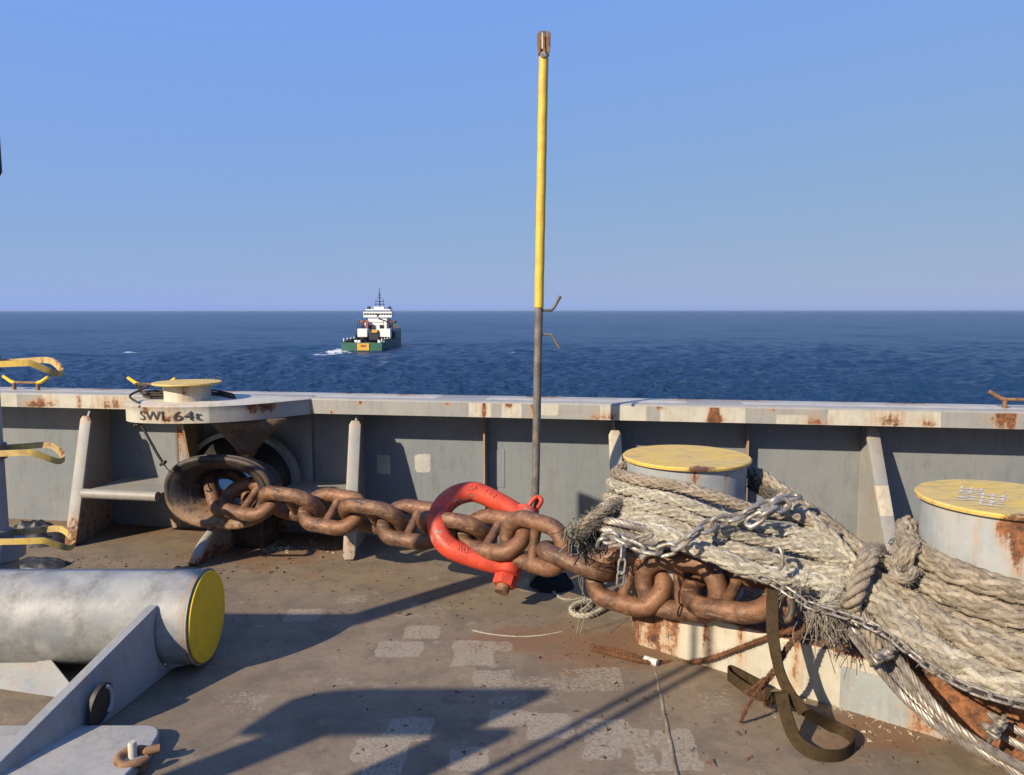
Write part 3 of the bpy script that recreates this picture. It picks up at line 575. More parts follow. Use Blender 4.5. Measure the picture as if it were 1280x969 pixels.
# SWL 64t follows the curve of the skirt
cp = np.array(crv); seg = np.concatenate([[0], np.cumsum(np.linalg.norm(np.diff(cp, axis=0), axis=1))])
i0 = int(np.argmin([abs(toB(P(177, 520, 5.02))[0] - q[0]) + abs(q[1] + .45) for q in cp])); s0 = seg[i0]
def bend(s_, z_):
    x = np.interp(s_, seg, cp[:, 0]); y = np.interp(s_, seg, cp[:, 1]); return (x + (cenx - x) * .012, y + (ceny - y) * .012, z_)
for body, st0_, wid in (('SWL', 0.0, .205), ('64t', .235, .185)):
    tvv, tff = text_mesh(body, .088); wmax = max(q[0] for q in tvv); lv = []
    for x, y, _ in tvv:
        sx_ = s0 + st0_ + x / wmax * wid; q = Vector(bend(sx_, PB + .022 + y)); e_ = Vector(bend(sx_ + .01, 0)) - Vector(bend(sx_ - .01, 0)); nn = Vector((e_.y, -e_.x, 0)).normalized()
        lv.append(q + nn * .006)
    MB().add(lv, tff).build('lettering', M['black'], pf, 0)
# tapered support under the platform
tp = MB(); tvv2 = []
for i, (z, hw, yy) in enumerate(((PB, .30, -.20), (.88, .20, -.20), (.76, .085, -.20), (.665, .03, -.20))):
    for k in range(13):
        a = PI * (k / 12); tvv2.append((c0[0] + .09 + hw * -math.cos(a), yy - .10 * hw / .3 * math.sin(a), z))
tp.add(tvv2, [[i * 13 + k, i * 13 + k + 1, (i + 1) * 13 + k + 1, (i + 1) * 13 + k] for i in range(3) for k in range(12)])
M['shade_dark'] = steel('shade_dark_rusty_steel', (0.10, 0.085, 0.075), (0.13, 0.085, 0.055), rust=0.12, dirt=0.4)  # base colour darkened so the cone looks shaded, with some real rust
o = tp.build('support_cone', M['shade_dark'], pf, 40); o.modifiers.new('thick', 'SOLIDIFY').thickness = .014
bp = Vector(toB(P(234, 480, 5.27)))
MB().lathe([(.152, PT - .004), (.152, 1.20)], 40, (bp.x, bp.y, 0)).build('bollard_post', M['cream'], pf, 40, 0, {'rust': spots([(bp.x + .07, 1.19, .04, .1, .6)])})
MB().lathe([(.14, 1.195), (.222, 1.198), (.226, 1.204), (.222, 1.211), (.10, 1.216), (.001, 1.217)], 48, (bp.x, bp.y, 0)).build('bollard_cap', M['cap'], pf, 30)

# ------------------------------------------------------------------ rope builders
def laid(path, R, n=3, pitch=None, sides=7, ds=None, jit=.06):
    """twisted strands -> verts, faces"""
    ds = ds or R * .33; p = resample(path, ds); t, nn, b = frames(p); L = np.arange(len(p)) * ds; pitch = pitch or R * 5.2; V = []; Fc = []
    wob = 1 + jit * np.interp(L, np.arange(0, L[-1] + .3, .13), RNG.normal(0, 1, len(np.arange(0, L[-1] + .3, .13))))
    for k in range(n):
        th = 2 * PI * (L / pitch + k / n); off = R * (.53 if n == 3 else .60) * wob
        c = p + off[:, None] * (np.cos(th)[:, None] * nn + np.sin(th)[:, None] * b)
        v, f = sweep(c, R * (.50 if n == 3 else .36) * wob, sides); o = sum(len(q) for q in V); V.append(v); Fc += [[o + i for i in q] for q in f]
    return np.vstack(V), Fc, p
def plait(path, R, pitch=None, sides=6, ds=None, jit=.05, m=6):
    ds = ds or R * .26; p = resample(path, ds); t, nn, b = frames(p); L = np.arange(len(p)) * ds; pitch = pitch or R * 13.0; V = []; Fc = []
    g = np.arange(0, L[-1] + .3, .09); wob = 1 + jit * np.interp(L, g, RNG.normal(0, 1, len(g)))
    sq = 1 - .10 * np.interp(L, g, RNG.random(len(g)))                          # slightly flattened here and there
    v, f = sweep(p, R * .74 * wob, 14); V.append(v); Fc += f; tone = [np.full(len(v), .15)]
    for s_ in (1, -1):
        for k in range(m):
            ph = 2 * PI * L / pitch; th = s_ * ph + 2 * PI * k / m + (PI / m if s_ < 0 else 0)
            off = R * (.745 + .09 * s_ * np.sin(m * ph + .5)) * wob
            c = p + off[:, None] * (np.cos(th)[:, None] * nn + (np.sin(th) * sq)[:, None] * b)
            v, f = sweep(c, R * .245 * wob * RNG.uniform(.9, 1.1), sides); o = sum(len(q) for q in V); V.append(v); tone.append(np.full(len(v), RNG.random())); Fc += [[o + i for i in q] for q in f]
    global TONE; TONE = np.concatenate(tone); return np.vstack(V), Fc, p
def fuzz(p, R, dens, ln=.02, parent=None, mat=None, wd=.0011):
    t, n, b = frames(p); N = int(dens * len(p)); idx = RNG.integers(0, len(p), N); a = RNG.random(N) * 2 * PI
    d = np.cos(a)[:, None] * n[idx] + np.sin(a)[:, None] * b[idx]; base = p[idx] + d * R * .9
    dr = d * RNG.uniform(.15, .8, N)[:, None] + t[idx] * RNG.normal(0, .8, N)[:, None] + RNG.normal(0, .35, (N, 3)); dr /= np.linalg.norm(dr, axis=1)[:, None]
    l = ln * RNG.uniform(.35, 1.3, N)[:, None]; sd_ = np.cross(dr, RNG.normal(0, 1, (N, 3))); sd_ /= np.linalg.norm(sd_, axis=1)[:, None] + 1e-9
    v = np.stack([base - sd_ * wd, base + sd_ * wd, base + dr * l * .6 + sd_ * wd * .6, base + dr * l + d * l * .1], 1).reshape(-1, 3)
    f = (np.arange(N)[:, None] * 4 + np.array([[0, 1, 2, 3]])).tolist()
    o = MB().add(v, f).build('loose_fibres', mat, parent, 0, 0, {'tone': lambda co: np.full(len(co), .7)}); o['kind'] = 'stuff'; return o
def rope_part(name, parent, kind, path, R, mat, fz=0, ln=.02, **kw):
    v, f, p = (plait if kind == 'plait' else laid)(path, R, **kw)
    o = MB().add(v, f).build(name, mat, parent, 60, 0, {'tone': (lambda co: TONE) if kind == 'plait' else (lambda co: np.full(len(co), .5))})
    if fz: fuzz(p, R, fz, ln, o, mat)
    return o
def link_mb(L, W, d, seg=14, sides=10):
    h = L / 2 - W / 2; r = W / 2 - d / 2; c = []
    for i in range(seg + 1): a = -PI / 2 + PI * i / seg; c.append((h + r * math.cos(a), r * math.sin(a), 0))
    for i in range(seg + 1): a = PI / 2 + PI * i / seg; c.append((-h + r * math.cos(a), r * math.sin(a), 0))
    return MB().tube(c, d / 2, sides, closed=True)
def link_matrix(p, t, roll):
    t = Vector(t).normalized(); hor = Vector((-t.y, t.x, 0)); hor.normalize()
    if hor.y < 0: hor = -hor
    up = t.cross(hor); up = up if up.z > 0 else -up
    w_ = hor * math.cos(roll) + up * math.sin(roll); z_ = t.cross(w_)
    mt_ = Matrix((t, w_, z_)).transposed().to_4x4(); mt_.translation = p; return mt_
def small_chain(th_, path, d, mat, L=None, W=None, seg=8, sides=8, roll0=20, wob=12):
    L = L or d * 5.6; W = W or d * 3.5; pitch = L - 2 * d; p = resample(path, .004); s_ = 0; pts = [p[0]]
    for q in p:
        if np.linalg.norm(q - pts[-1]) >= pitch: pts.append(q)
    proto = None
    for i in range(len(pts) - 1):
        c = (pts[i] + pts[i + 1]) / 2; t = pts[i + 1] - pts[i]; mx = link_matrix(Vector(c), t, math.radians(roll0 + 90 * (i % 2) + random.uniform(-wob, wob)))
        if proto is None: proto = link_mb(L, W, d, seg, sides).build('link', mat, th_); proto.matrix_local = mx
        else: copy_obj(proto, th_, mx)

# coil of line lying on the platform, and the line that drops to the chock
coil = thing('rope_coil', 'thin grey-brown line coiled round the small bollard beside platform edge', 'rope')
wc = BL(bp.x, bp.y, 0)
cq = wc + Vector((-.235, .10, 0))
for k in range(6):
    pts = []; r0 = .085 + .010 * (k % 3); zc = PT + .012 + .014 * (k // 2); ph = random.random()
    for i in range(18):
        a = 2 * PI * i / 18; rr = r0 * (1 + .12 * math.sin(a * 2 + ph * 6) + .03 * random.uniform(-1, 1))
        pts.append(cq + Vector((rr * 1.1 * math.cos(a), rr * .9 * math.sin(a), zc + random.uniform(0, .006))))
    pts.append(pts[0] + Vector((0, 0, .01)))
    v, f, p = laid(pts, .0090, sides=5, ds=.009); MB().add(v, f).build('turn', M['rope_grey'], coil, 60)
for k in range(4):
    pts = [wc + Vector((-.16 + .02 * k, .17 + .02 * k, PT + .012)), wc + Vector((.0, .23 + .015 * k, PT + .012 + .01 * k)), wc + Vector((.17 + .02 * k, .17, PT + .012 + .012 * (k % 2))), wc + Vector((.26 + .02 * k, .08 - .02 * k, PT + .011))]
    v, f, p = laid(pts, .0080, sides=5, ds=.009); MB().add(v, f).build('bight', M['rope_grey'], coil, 60)
v, f, p = laid([P(176, 488, 5.42), P(170, 480, 5.40), P(185, 483, 5.3), P(166, 492, 5.2), P(163, 497, 5.12), P(173, 504, 5.06), P(175, 509, 4.98)], .009, sides=5, ds=.008); MB().add(v, f).build('loose_end', M['rope_grey'], coil, 60)
pend = thing('hanging_line', 'thin knotted line hanging from marked platform down into the dark fairlead', 'rope')
v, f, p = laid([P(172, 527, 5.06), P(178, 534, 5.04), P(188, 552, 5.04), P(197, 568, 5.05), P(204, 579, 5.06)], .010, sides=5, ds=.008); MB().add(v, f).build('strand', M['rope_grey'], pend, 60)
v, f, p = laid([P(204, 579, 5.06), P(211, 588, 5.04), P(222, 597, 5.04), P(236, 605, 5.10), P(248, 609, 5.16)], .005, sides=5, ds=.006); MB().add(v, f).build('strand', M['rope_grey'], pend, 60)
for c_, q in ((P(172, 530, 5.05), .016), (P(204, 579, 5.05), .016)):
    kp = [c_ + Vector((q * math.cos(u_ * 2), q * .8 * math.sin(u_ * 3), q * .7 * math.sin(u_ * 2 + 1))) for u_ in np.linspace(0, 2 * PI, 28, endpoint=False)]
    MB().tube(kp, .008, 6, closed=True).build('knot', M['rope_grey'], pend, 60)

# ------------------------------------------------------------------ horn cleats on the rail
def cleat(loc, rz, label, paint, s=1.0):
    t = thing('horn_cleat', label, 'cleat', loc, rz, 'horn cleats along the rail top')
    m_ = MB()
    for sx in (-1, 1): m_.tube([(sx * .105 * s, 0, -.002), (sx * .105 * s, 0, .055 * s)], .014 * s, 10)
    m_.tube([(-.11 * s, 0, .056 * s), (.11 * s, 0, .056 * s)], .010 * s, 8); m_.build('foot', M['rust'], t)
    for sx in (-1, 1): MB().tube([(sx * .10 * s, 0, .053 * s), (sx * .135 * s, 0, .064 * s), (sx * .20 * s, 0, .105 * s)], [.014 * s, .014 * s, .012 * s], 10).build('horn', paint, t)
    return t
q = BL(0, 0); 
def railpt(px, py, yl): lx_, lz_ = onB(px, py, yl); return BL(lx_, yl, RAIL_Z + .003)
cleat(railpt(33, 487, .17), BA, 'yellow-tipped horn cleat on left end of rail', M['yellow_clean'])
cleat(railpt(190, 485, .20), BA, 'yellow-tipped horn cleat behind coiled line beside small bollard', M['yellow_clean'])
cleat(railpt(1278, 513, .15), BA, 'rust-red horn cleat on right end of rail', M['rust'])

# ------------------------------------------------------------------ post with yellow hoops at the left edge
po = thing('hooped_post', 'grey pipe post with three yellow flat-bar hoops at left edge', 'post', (P(-9, 600, 4.25).x, 4.25, 0))
MB().tube([(0, 0, 0), (0, 0, 1.46)], .062, 24).build('pipe', M['bracket'], po)
MB().lathe([(.075, 0), (.10, .004), (.10, .30), (.135, .305), (.14, .36), (.135, .405), (.075, .41)], 32).build('collar', M['bracket'], po, 35)
for zh, mt_, rx in ((1.405, M['yellow'], .02), (0.915, M['yellow'], .0), (0.42, M['yellow'], .03)):
    m_ = MB(); loop = [(-.02, -.085, 0), (.12, -.10, .006), (.27, -.105, .012), (.30, -.10, .010), (.385, -.045, -.045), (.392, 0, -.052), (.375, .05, -.04), (.27, .12, .012), (.12, .11, .008), (-.02, .09, 0)]
    pth = [Vector((x + rx, y, zh + z)) for x, y, z in loop]; vv = []; h_, t_ = .017, .006
    pr = resample(pth, .02); tg = np.gradient(pr, axis=0)
    for p_, g_ in zip(pr, tg):
        g_ = Vector(g_).normalized(); sd_ = Vector((g_.y, -g_.x, 0)).normalized(); up = sd_.cross(g_).normalized(); up = up if up.z > 0 else -up
        lean = (up + sd_ * .15).normalized()
        for a, b in ((-1, -1), (1, -1), (1, 1), (-1, 1)): vv.append(Vector(p_) + sd_ * t_ * a + lean * h_ * b)
    kk = len(pr); ff = [[i * 4 + j, i * 4 + (j + 1) % 4, (i + 1) * 4 + (j + 1) % 4, (i + 1) * 4 + j] for i in range(kk - 1) for j in range(4)] + [[3, 2, 1, 0], [kk * 4 - 4, kk * 4 - 3, kk * 4 - 2, kk * 4 - 1]]
    m_.add(vv, ff).build('hoop', mt_, po, 40, 0, {'rust': lambda co: np.clip((co[:, 0] - .30) * 2.5, 0, .3) + np.clip((.06 - co[:, 0]) * 3, 0, .3) + np.where(co[:, 1] > .03, .3, 0)})
    MB().lathe([(.066, zh - .045), (.078, zh - .042), (.078, zh + .042), (.066, zh + .045)], 24).build('clamp', M['pole'], po)

# ------------------------------------------------------------------ roller fairlead at the lower left
RX1 = P(257, 770, 3.56).x; RC = P(257, 770, 3.56); RR = 0.220
ro = thing('horizontal_roller', 'large grey horizontal steel roller with yellow end on welded brackets', 'roller', (RX1, RC.y, 0))
rv = []; ne = 96; zc = RC.z; XL = np.concatenate([np.linspace(-2.6, -.05, 40), [-.012, 0]])
MB().add(*sweep(np.array([(x, 0, zc) for x in XL]), np.array([RR] * 41 + [RR - .003]), 72)).build('drum', M['roller'], ro, 40, 0, {'rust': lambda co: np.clip((co[:, 0] + .06) * 9, 0, .45)})
cv_ = [(.002, math.cos(a) * r_, zc + math.sin(a) * r_) for r_ in (RR - .006,) for a in np.linspace(0, 2 * PI, 72, endpoint=False)]
MB().prism([Vector(q) for q in cv_], (0, 0, 0), (.012, 0, 0)).build('end_plate', M['yellow_clean'], ro, 30, .003)
org = Vector((RX1, RC.y, 0)); T0 = P(192, 756, 3.385); XW = T0.x; lx_ = XW - RX1; ptop = T0
def brace_plate(dx, dz=0):
    top = [Vector((-2.02, 1.9, .012)), Vector((-1.91, 2.35, .022)), Vector((-1.835, 2.68, .115)), T0 + Vector((0, -.02, 0)), T0]
    arc = [Vector((XW, RC.y + (RR + .006) * math.cos(a), zc + (RR + .006) * math.sin(a))) for a in np.linspace(math.radians(165), math.radians(258), 14)]
    arc = [q for q in arc if q.z > .012]; poly = [Vector((q.x + dx, q.y, q.z)) - org for q in top + arc] + [Vector((XW + dx, 3.55, 0)) - org, Vector((-1.70 + dx, 3.07, 0)) - org, Vector((-1.80 + dx, 2.72, 0)) - org, Vector((-2.02 + dx, 1.9, 0)) - org]
    n = len(poly); m_ = MB(); m_.prism(poly, (-.024, .004, 0), (.024, -.004, 0)); return m_.build('brace_plate', M['bracket'], ro, 30, .005)
brace_plate(0)
# curved saddle wedge between plate and drum end
sq = [P(*q) - Vector((RX1, RC.y, 0)) for q in ((193, 757, 3.38), (204, 775, 3.36), (216, 788, 3.36), (230, 800, 3.37), (244, 820, 3.41), (240, 829, 3.46), (222, 834, 3.46), (206, 838, 3.44), (198, 810, 3.40))]
MB().prism(sq, (0, 0, 0), (0, .03, 0)).build('saddle', M['bracket'], ro, 30)
# dark disc painted as the slot's shaded hollow, and bright hole on the plate face
td = Vector((.27, .96, 0)).normalized(); nd = Vector((.96, -.27, 0)).normalized(); e1 = P(124, 880, 2.975) - org + nd * .012
sl = [e1 + td * (.062 * math.cos(a)) + Vector((0, 0, .072 * math.sin(a) + .03 * math.cos(a))) for a in np.linspace(0, 2 * PI, 22, endpoint=False)]
MB().prism(sl, nd * -.02, nd * .002).build('slot_dark_disc', M['shade_black'], ro, 30)
MB().tube([e1 + nd * .004 + td * (.022 + .03 * math.cos(a)) + Vector((0, 0, .055 * math.sin(a) + .01)) for a in np.linspace(-1.5, 1.5, 10)], .009, 8).build('slot_lip', M['bracket'], ro)
h1 = P(162, 852, 3.20) - org; MB().tube([h1 - nd * .01, h1 + nd * .008], .016, 16, flat=(1, .75)).build('bolt_hole', M['cream'], ro)
# low base flange to the right, with a shackle on its corner
zb = .05; cpts = [(85, 969), (60, 1010), (0, 1010), (0, 905), (140, 906), (186, 906), (197, 911), (198, 918), (187, 936), (120, 972)]
bp_ = [G(x, y, zb) - Vector((RX1, RC.y, 0)) for x, y in ((-120, 906), (186, 906), (195, 908), (199, 913), (197, 920), (186, 938), (70, 1060), (-120, 1060))]
MB().prism(bp_, (0, 0, -.046), (0, 0, 0)).build('base_flange', M['flange'], ro, 30, .006)
bl = [P(-60, 826, 3.44), P(50, 826, 3.42), P(88, 874, 3.22)]; bl = [q - org for q in bl]; bl = bl + [Vector((bl[2].x, bl[2].y, 0)), Vector((bl[0].x, bl[0].y - .05, 0))]
MB().prism(bl, (0, 0, 0), (0, .03, 0)).build('rear_brace', M['bracket'], ro, 30, .004)
MB().bar(P(50, 826, 3.41) - org, P(89, 876, 3.21) - org, .075, .016, (0, -.6, .6)).build('brace_flange', M['bracket'], ro, 30, .003)
rg_ = [(-.004, (RR + .001) * math.cos(a), zc + (RR + .001) * math.sin(a)) for a in np.linspace(0, 2 * PI, 72, endpoint=False)]
MB().tube(rg_, .005, 6, closed=True).build('weld_rim', M['roller'], ro)
# shackle through the base flange
sh = thing('rusty_shackle', 'small rusty shackle with pale pin on the corner of the roller base', 'shackle')
s0_ = G(166, 946, zb)
MB().tube([s0_ + Vector((0, 0, -.03)), s0_ + Vector((0, 0, .052)), s0_ + Vector((0, 0, .058))], [.0155, .0155, .012], 16).build('pin', M['cream'], sh)
bw = [s0_ + Vector(q) for q in ((.085, .035, .012), (.05, .022, .012), (.0, .03, .010), (-.035, .012, .008), (-.04, -.03, .004), (-.005, -.055, .0), (.04, -.04, .0), (.062, -.015, .002))]
MB().tube(bw, .0165, 10, ds=.008).build('bow', M['rust'], sh)
MB().tube([s0_ + Vector((-.035, -.02, -.05)), s0_ + Vector((.05, -.01, -.04))], .024, 12).build('eye', M['rust'], sh)

# ------------------------------------------------------------------ black refuse by the wall at the far left
def crumple(name, label, c, sx, sy, sz, seed, mat):
    rg = np.random.default_rng(seed); v, f = grid(np.linspace(-1, 1, 26), np.linspace(-1, 1, 26), lambda a, b: (a, b, 0)); v = np.array(v)
    r = np.sqrt(v[:, 0] ** 2 + v[:, 1] ** 2); h = np.clip(1 - r ** 2, 0, 1) ** .6
    for k in range(14):
        d = rg.normal(0, 1, 2); d /= np.linalg.norm(d); h += .12 * np.clip(h, 0, 1) * (np.abs(np.sin(v[:, :2] @ d * rg.uniform(3, 9) + rg.random() * 6)) - .5)
    v = np.stack([v[:, 0] * sx, v[:, 1] * sy, np.clip(h, 0, 2) * sz], 1)
    o = MB().add(v, f).build(name, mat, None, 30); o.location = c; return tag(o, label, 'refuse')
crumple('plastic_heap', 'crumpled black plastic heap against bulwark by the hooped post', (P(40, 645, 5.55).x, 5.56, .06), .17, .09, .07, 3, M['dark'])
crumple('black_bag', 'flat black bag on deck below the lowest yellow hoop', (P(35, 698, 4.9).x, 5.0, .0), .20, .10, .04, 5, M['dark'])
o = crumple('rubber_mat', 'dark scrap heap under crumpled plastic at foot of bulwark', (P(40, 645, 5.55).x, 5.52, .0), .28, .16, .07, 8, M['dark'])

# ------------------------------------------------------------------ signal pole
base = G(667, 733); PX0 = base.x; PY0 = base.y
sp = thing('signal_pole', 'tall thin pole, yellow above and weathered grey below, on deck', 'pole', (PX0, PY0, 0))
ztop = P(680, 48, PY0).z; zyel = P(673, 384, PY0).z; xt = P(680, 60, PY0).x - PX0
def pp(z): return Vector((xt * z / ztop, 0, z))
def dents(a, b, n): return [pp(a + (b - a) * i / n) + Vector((.0007 * math.sin(i * 1.7), 0, 0)) for i in range(n + 1)]
MB().tube(dents(0, zyel, 20), .0245, 18).build('lower_tube', M['pole'], sp)
MB().tube(dents(zyel - .002, ztop - .10, 24), .0275, 18).build('upper_tube', M['yellow_pole'], sp)
MB().lathe([(.11, .0), (.11, .012), (.028, .014), (.026, .06)], 24).build('foot_plate', M['pole'], sp, 35)
hk = M['pole']
for zz_, dz in ((P(673, 388, PY0).z, .085), (P(673, 418, PY0).z, -.085)):
    q = pp(zz_); MB().tube([q + Vector((.02, 0, 0)), q + Vector((.075, 0, 0)), q + Vector((.088, 0, dz * .15)), q + Vector((.128, -.005, dz))], [.008, .009, .009, .010], 10).build('rope_hook', hk, sp)
q = pp(ztop - .10); hd = MB()
for sx, y_ in ((-.034, 0), (.034, 0)):
    poly = [q + Vector((sx * .9, y_, .0)), q + Vector((sx * 1.1, y_, .05)), q + Vector((sx * 1.15, y_, .12)), q + Vector((sx * .7, y_, .14)), q + Vector((sx * .35, y_, .10)), q + Vector((sx * .5, y_, .02))]
    hd.prism(poly, (0, -.022, 0), (0, .022, 0))
hd.box(q + Vector((0, .01, .06)), (.03, .04, .16)); hd.build('sheave_head', M['rust'], sp, 30, .004)
MB().tube([q + Vector((-.006, -.034, -.0)), q + Vector((-.006, -.02, -.0))], .017, 12).build('head_bolt', M['galv'], sp)
MB().tube([q + Vector((-.008, -.030, .12)), q + Vector((-.008, -.034, .03))], .006, 8).build('head_pin', M['cream'], sp)

# ------------------------------------------------------------------ anchor chain
D_, PITCHL = 0.096, 0.302
ch = thing('anchor_chain', 'heavy rust-brown stud link chain from fairlead past shackle to bollards', 'chain')
cpath = [P(214, 608, 5.62), P(262, 613, 5.30), P(314, 624, 5.10), P(365, 631, 4.98), P(416, 639, 4.86), P(467, 647, 4.74), P(517, 655, 4.63), P(567, 661, 4.52), P(617, 668, 4.38), P(668, 679, 4.20), P(722, 701, 4.00), P(785, 726, 3.80), P(850, 733, 3.60), P(915, 741, 3.44), P(985, 750, 3.30), P(1050, 765, 3.2)]
pt = resample(cpath, .004); cen = [pt[0]]
for q in pt:
    if np.linalg.norm(q - cen[-1]) >= PITCHL: cen.append(q)
# start so that the links fall where they do in the picture
def proj(q):
    d = Vector(q) - CAM; f_ = d.y * _c - d.z * _s; return CX + F_PX * d.x / f_, CY - F_PX * (d.y * _s + d.z * _c) / f_
LINK = link_mb(PITCHL + 2 * D_, .335, D_, 20, 18); STUD = MB()
for k in range(1): STUD.tube([(0, -.125, 0), (0, -.085, 0), (0, 0, 0), (0, .085, 0), (0, .125, 0)], [.046, .032, .029, .032, .046], 14)
lk0 = st0 = None
xs_t = [262, 314, 365, 416, 467, 517, 567, 617, 668, 722, 785, 850, 915]
rolls = [-50, 42, -48, 42, -46, 44, -44, 38, 84, -18, 48, 88, 20, -60]
pj = np.array([proj(q)[0] for q in pt])
ctr = [pt[int(np.argmin(abs(pj - x)))] for x in xs_t]
for i, c in enumerate(ctr):
    a = ctr[max(0, i - 1)]; b = ctr[min(len(ctr) - 1, i + 1)]
    mx = link_matrix(Vector(c), Vector(b) - Vector(a), math.radians(rolls[i] + random.uniform(-5, 5)))
    if i == 0: mx = link_matrix(P(287, 617, 5.30), Vector((.40, -.62, -.60)), math.radians(-10))
    if lk0 is None:
        lk0 = LINK.build('link', M['chain'], ch, 60); lk0.matrix_local = mx; st0 = STUD.build('stud', M['chain'], lk0, 60)
    else:
        l2 = copy_obj(lk0, ch, mx); s2 = copy_obj(st0, l2)
for o in ch.children: o.rotation_mode = 'QUATERNION'

# ------------------------------------------------------------------ red bow shackle
rs = thing('bow_shackle', 'large bright red bow shackle round the anchor chain', 'shackle')
E1 = P(632, 709, 4.28); E2 = P(652, 644, 4.49); BC = P(589, 653, 4.45)
v_ = (E2 - E1).normalized(); mid = (E1 + E2) / 2; u_ = (mid - BC); u_ = (u_ - v_ * u_.dot(v_)).normalized(); w_ = u_.cross(v_)
half = (E2 - E1).length / 2; RB = .198; cpt = []
for a in np.linspace(-84, 84, 9): cpt.append(BC - u_ * RB * math.cos(math.radians(a)) + v_ * RB * math.sin(math.radians(a)))
leg1 = [mid - v_ * half + u_ * .02]; leg2 = [mid + v_ * half + u_ * .02]
cpt = leg1 + [leg1[0].lerp(cpt[0], .5) - v_ * .006] + cpt + [leg2[0].lerp(cpt[-1], .5) + v_ * .006] + leg2
bw = resample(cpt, .012); t_ = np.linspace(-1, 1, len(bw)); rad = .064 - .014 * np.abs(t_) ** 2
def wornred(co):
    n = np.sin(co[:, 0] * 37) * np.sin(co[:, 2] * 41 + 1) + .5 * np.sin(co[:, 1] * 60); return np.clip((n - 1.12) * .05, -.02, .02) + .004
MB().add(*sweep(bw, rad, 22)).build('bow', M['red'], rs, 60, 0, {'alt': wornred, 'rust': lambda co: np.clip(np.exp(-((co[:, 0] - BC.x + .15) / .07) ** 2 - ((co[:, 2] - BC.z - .10) / .06) ** 2), 0, 1) * .35})  # bow is darker in one patch at its upper left
for e_, nm in ((leg1[0], 'pin_eye'), (leg2[0], 'pin_eye')):
    MB().tube([e_ - v_ * .045, e_ - v_ * .04, e_ + v_ * .04, e_ + v_ * .045], [.066, .072, .072, .066], 28).build(nm, M['red'], rs, 40)
MB().tube([leg1[0] - v_ * .15, leg2[0] + v_ * .05], .040, 20).build('pin', M['rust'], rs, 40)
nb = leg1[0] - v_ * .048
MB().tube([nb, nb - v_ * .005, nb - v_ * .056, nb - v_ * .062], [.062, .068, .068, .062], 6).build('nut', M['red'], rs, 20, .003)
e_ = leg2[0] + v_ * .07; MB().tube([e_ + u_ * .0 - w_ * .02, e_ + v_ * .05 + u_ * .02, e_ + v_ * .075 + u_ * .045, e_ + v_ * .055 + u_ * .07, e_ + u_ * .06], .014, 8, ds=.01).build('handle', M['red'], rs, 60)
face = -w_ if (-w_).dot(CAM - BC) > 0 else w_                 # raised marks on the camera side of the bow
def emboss(txt, a0, a1, size, flip):
    tv_, tf_ = text_mesh(txt, size); wm = max(q[0] for q in tv_); hm = size * .7; out = []
    for x, y, _ in tv_:
        a = math.radians(a0 + (a1 - a0) * x / wm); yy = (y - hm / 2) * (1 if flip else -1)
        rr_ = RB + yy; off = math.sqrt(max(.0, .0640 ** 2 - yy * yy)) + .003
        out.append(BC - u_ * rr_ * math.cos(a) + v_ * rr_ * math.sin(a) + face * off)
    MB().add(out, tf_).build('raised_lettering', M['red_raised'], rs, 0)
M['red_raised'] = steel('red_raised_paint', (0.72, 0.12, 0.06), (0.62, 0.09, 0.04), rust=0.0, dirt=0.3)
emboss('USA', 62, 84, .05, True); emboss('12/2', 96, 118, .045, True); emboss('120T', -48, -72, .045, False); emboss('WLL', -84, -104, .045, False)

# ------------------------------------------------------------------ double bollard
b1 = Vector((P(858, 570, 3.95).x, 3.95, 0)); b2 = Vector((P(1257, 622, 3.056).x, 3.056, 0)); ax = (b2 - b1).normalized(); pn = Vector((ax.y, -ax.x, 0))
if pn.y > 0: pn = -pn
CAPZ = .944; CR = .327; BR = .305
db = thing('double_bollard', 'pair of grey mooring bollards with yellow caps on white rust-stained base', 'bollard')
A = Vector((ax.x, ax.y, 0)); PH = .245; fr = G(786, 812); dfr = (fr - b1).dot(pn)
HW = .375
cnt = (b1 + b2) / 2 + A * .10
def pd(s_, w_): return cnt + A * s_ + pn * w_
F1 = G(796, 806); F1.z = 0; ctr_ = [F1, F1 + A * 2.25, F1 + A * 2.25 - pn * .78, Vector((F1.x + .04, F1.y + .62, 0))]
cnt = (F1 + ctr_[2]) / 2; HW = (F1 - cnt).dot(pn); o2 = []
for i in range(4):
    p_, c_, n_ = ctr_[i - 1], ctr_[i], ctr_[(i + 1) % 4]; a_ = c_ + (p_ - c_).normalized() * .035; b_ = c_ + (n_ - c_).normalized() * .035
    for k in range(5): t_ = k / 4; o2.append(a_ * (1 - t_) ** 2 + c_ * 2 * t_ * (1 - t_) + b_ * t_ ** 2)
    e_ = n_ + (c_ - n_).normalized() * .035; ns2 = int((e_ - b_).length / .03)
    for k in range(1, ns2): o2.append(b_.lerp(e_, k / ns2))
zl = [0, .03, .06, .09, .12, .15, .18, .21, .235, PH]; pv = []
for q in o2:
    for z in zl:
        w_ = q + (cnt - q).normalized() * (.010 if z == PH else 0); pv.append((w_.x, w_.y, z))
nz = len(zl); n2 = len(o2); pf_ = [[i * nz + j, ((i + 1) % n2) * nz + j, ((i + 1) % n2) * nz + j + 1, i * nz + j + 1] for i in range(n2) for j in range(nz - 1)] + [[i * nz + nz - 1 for i in range(n2)]]
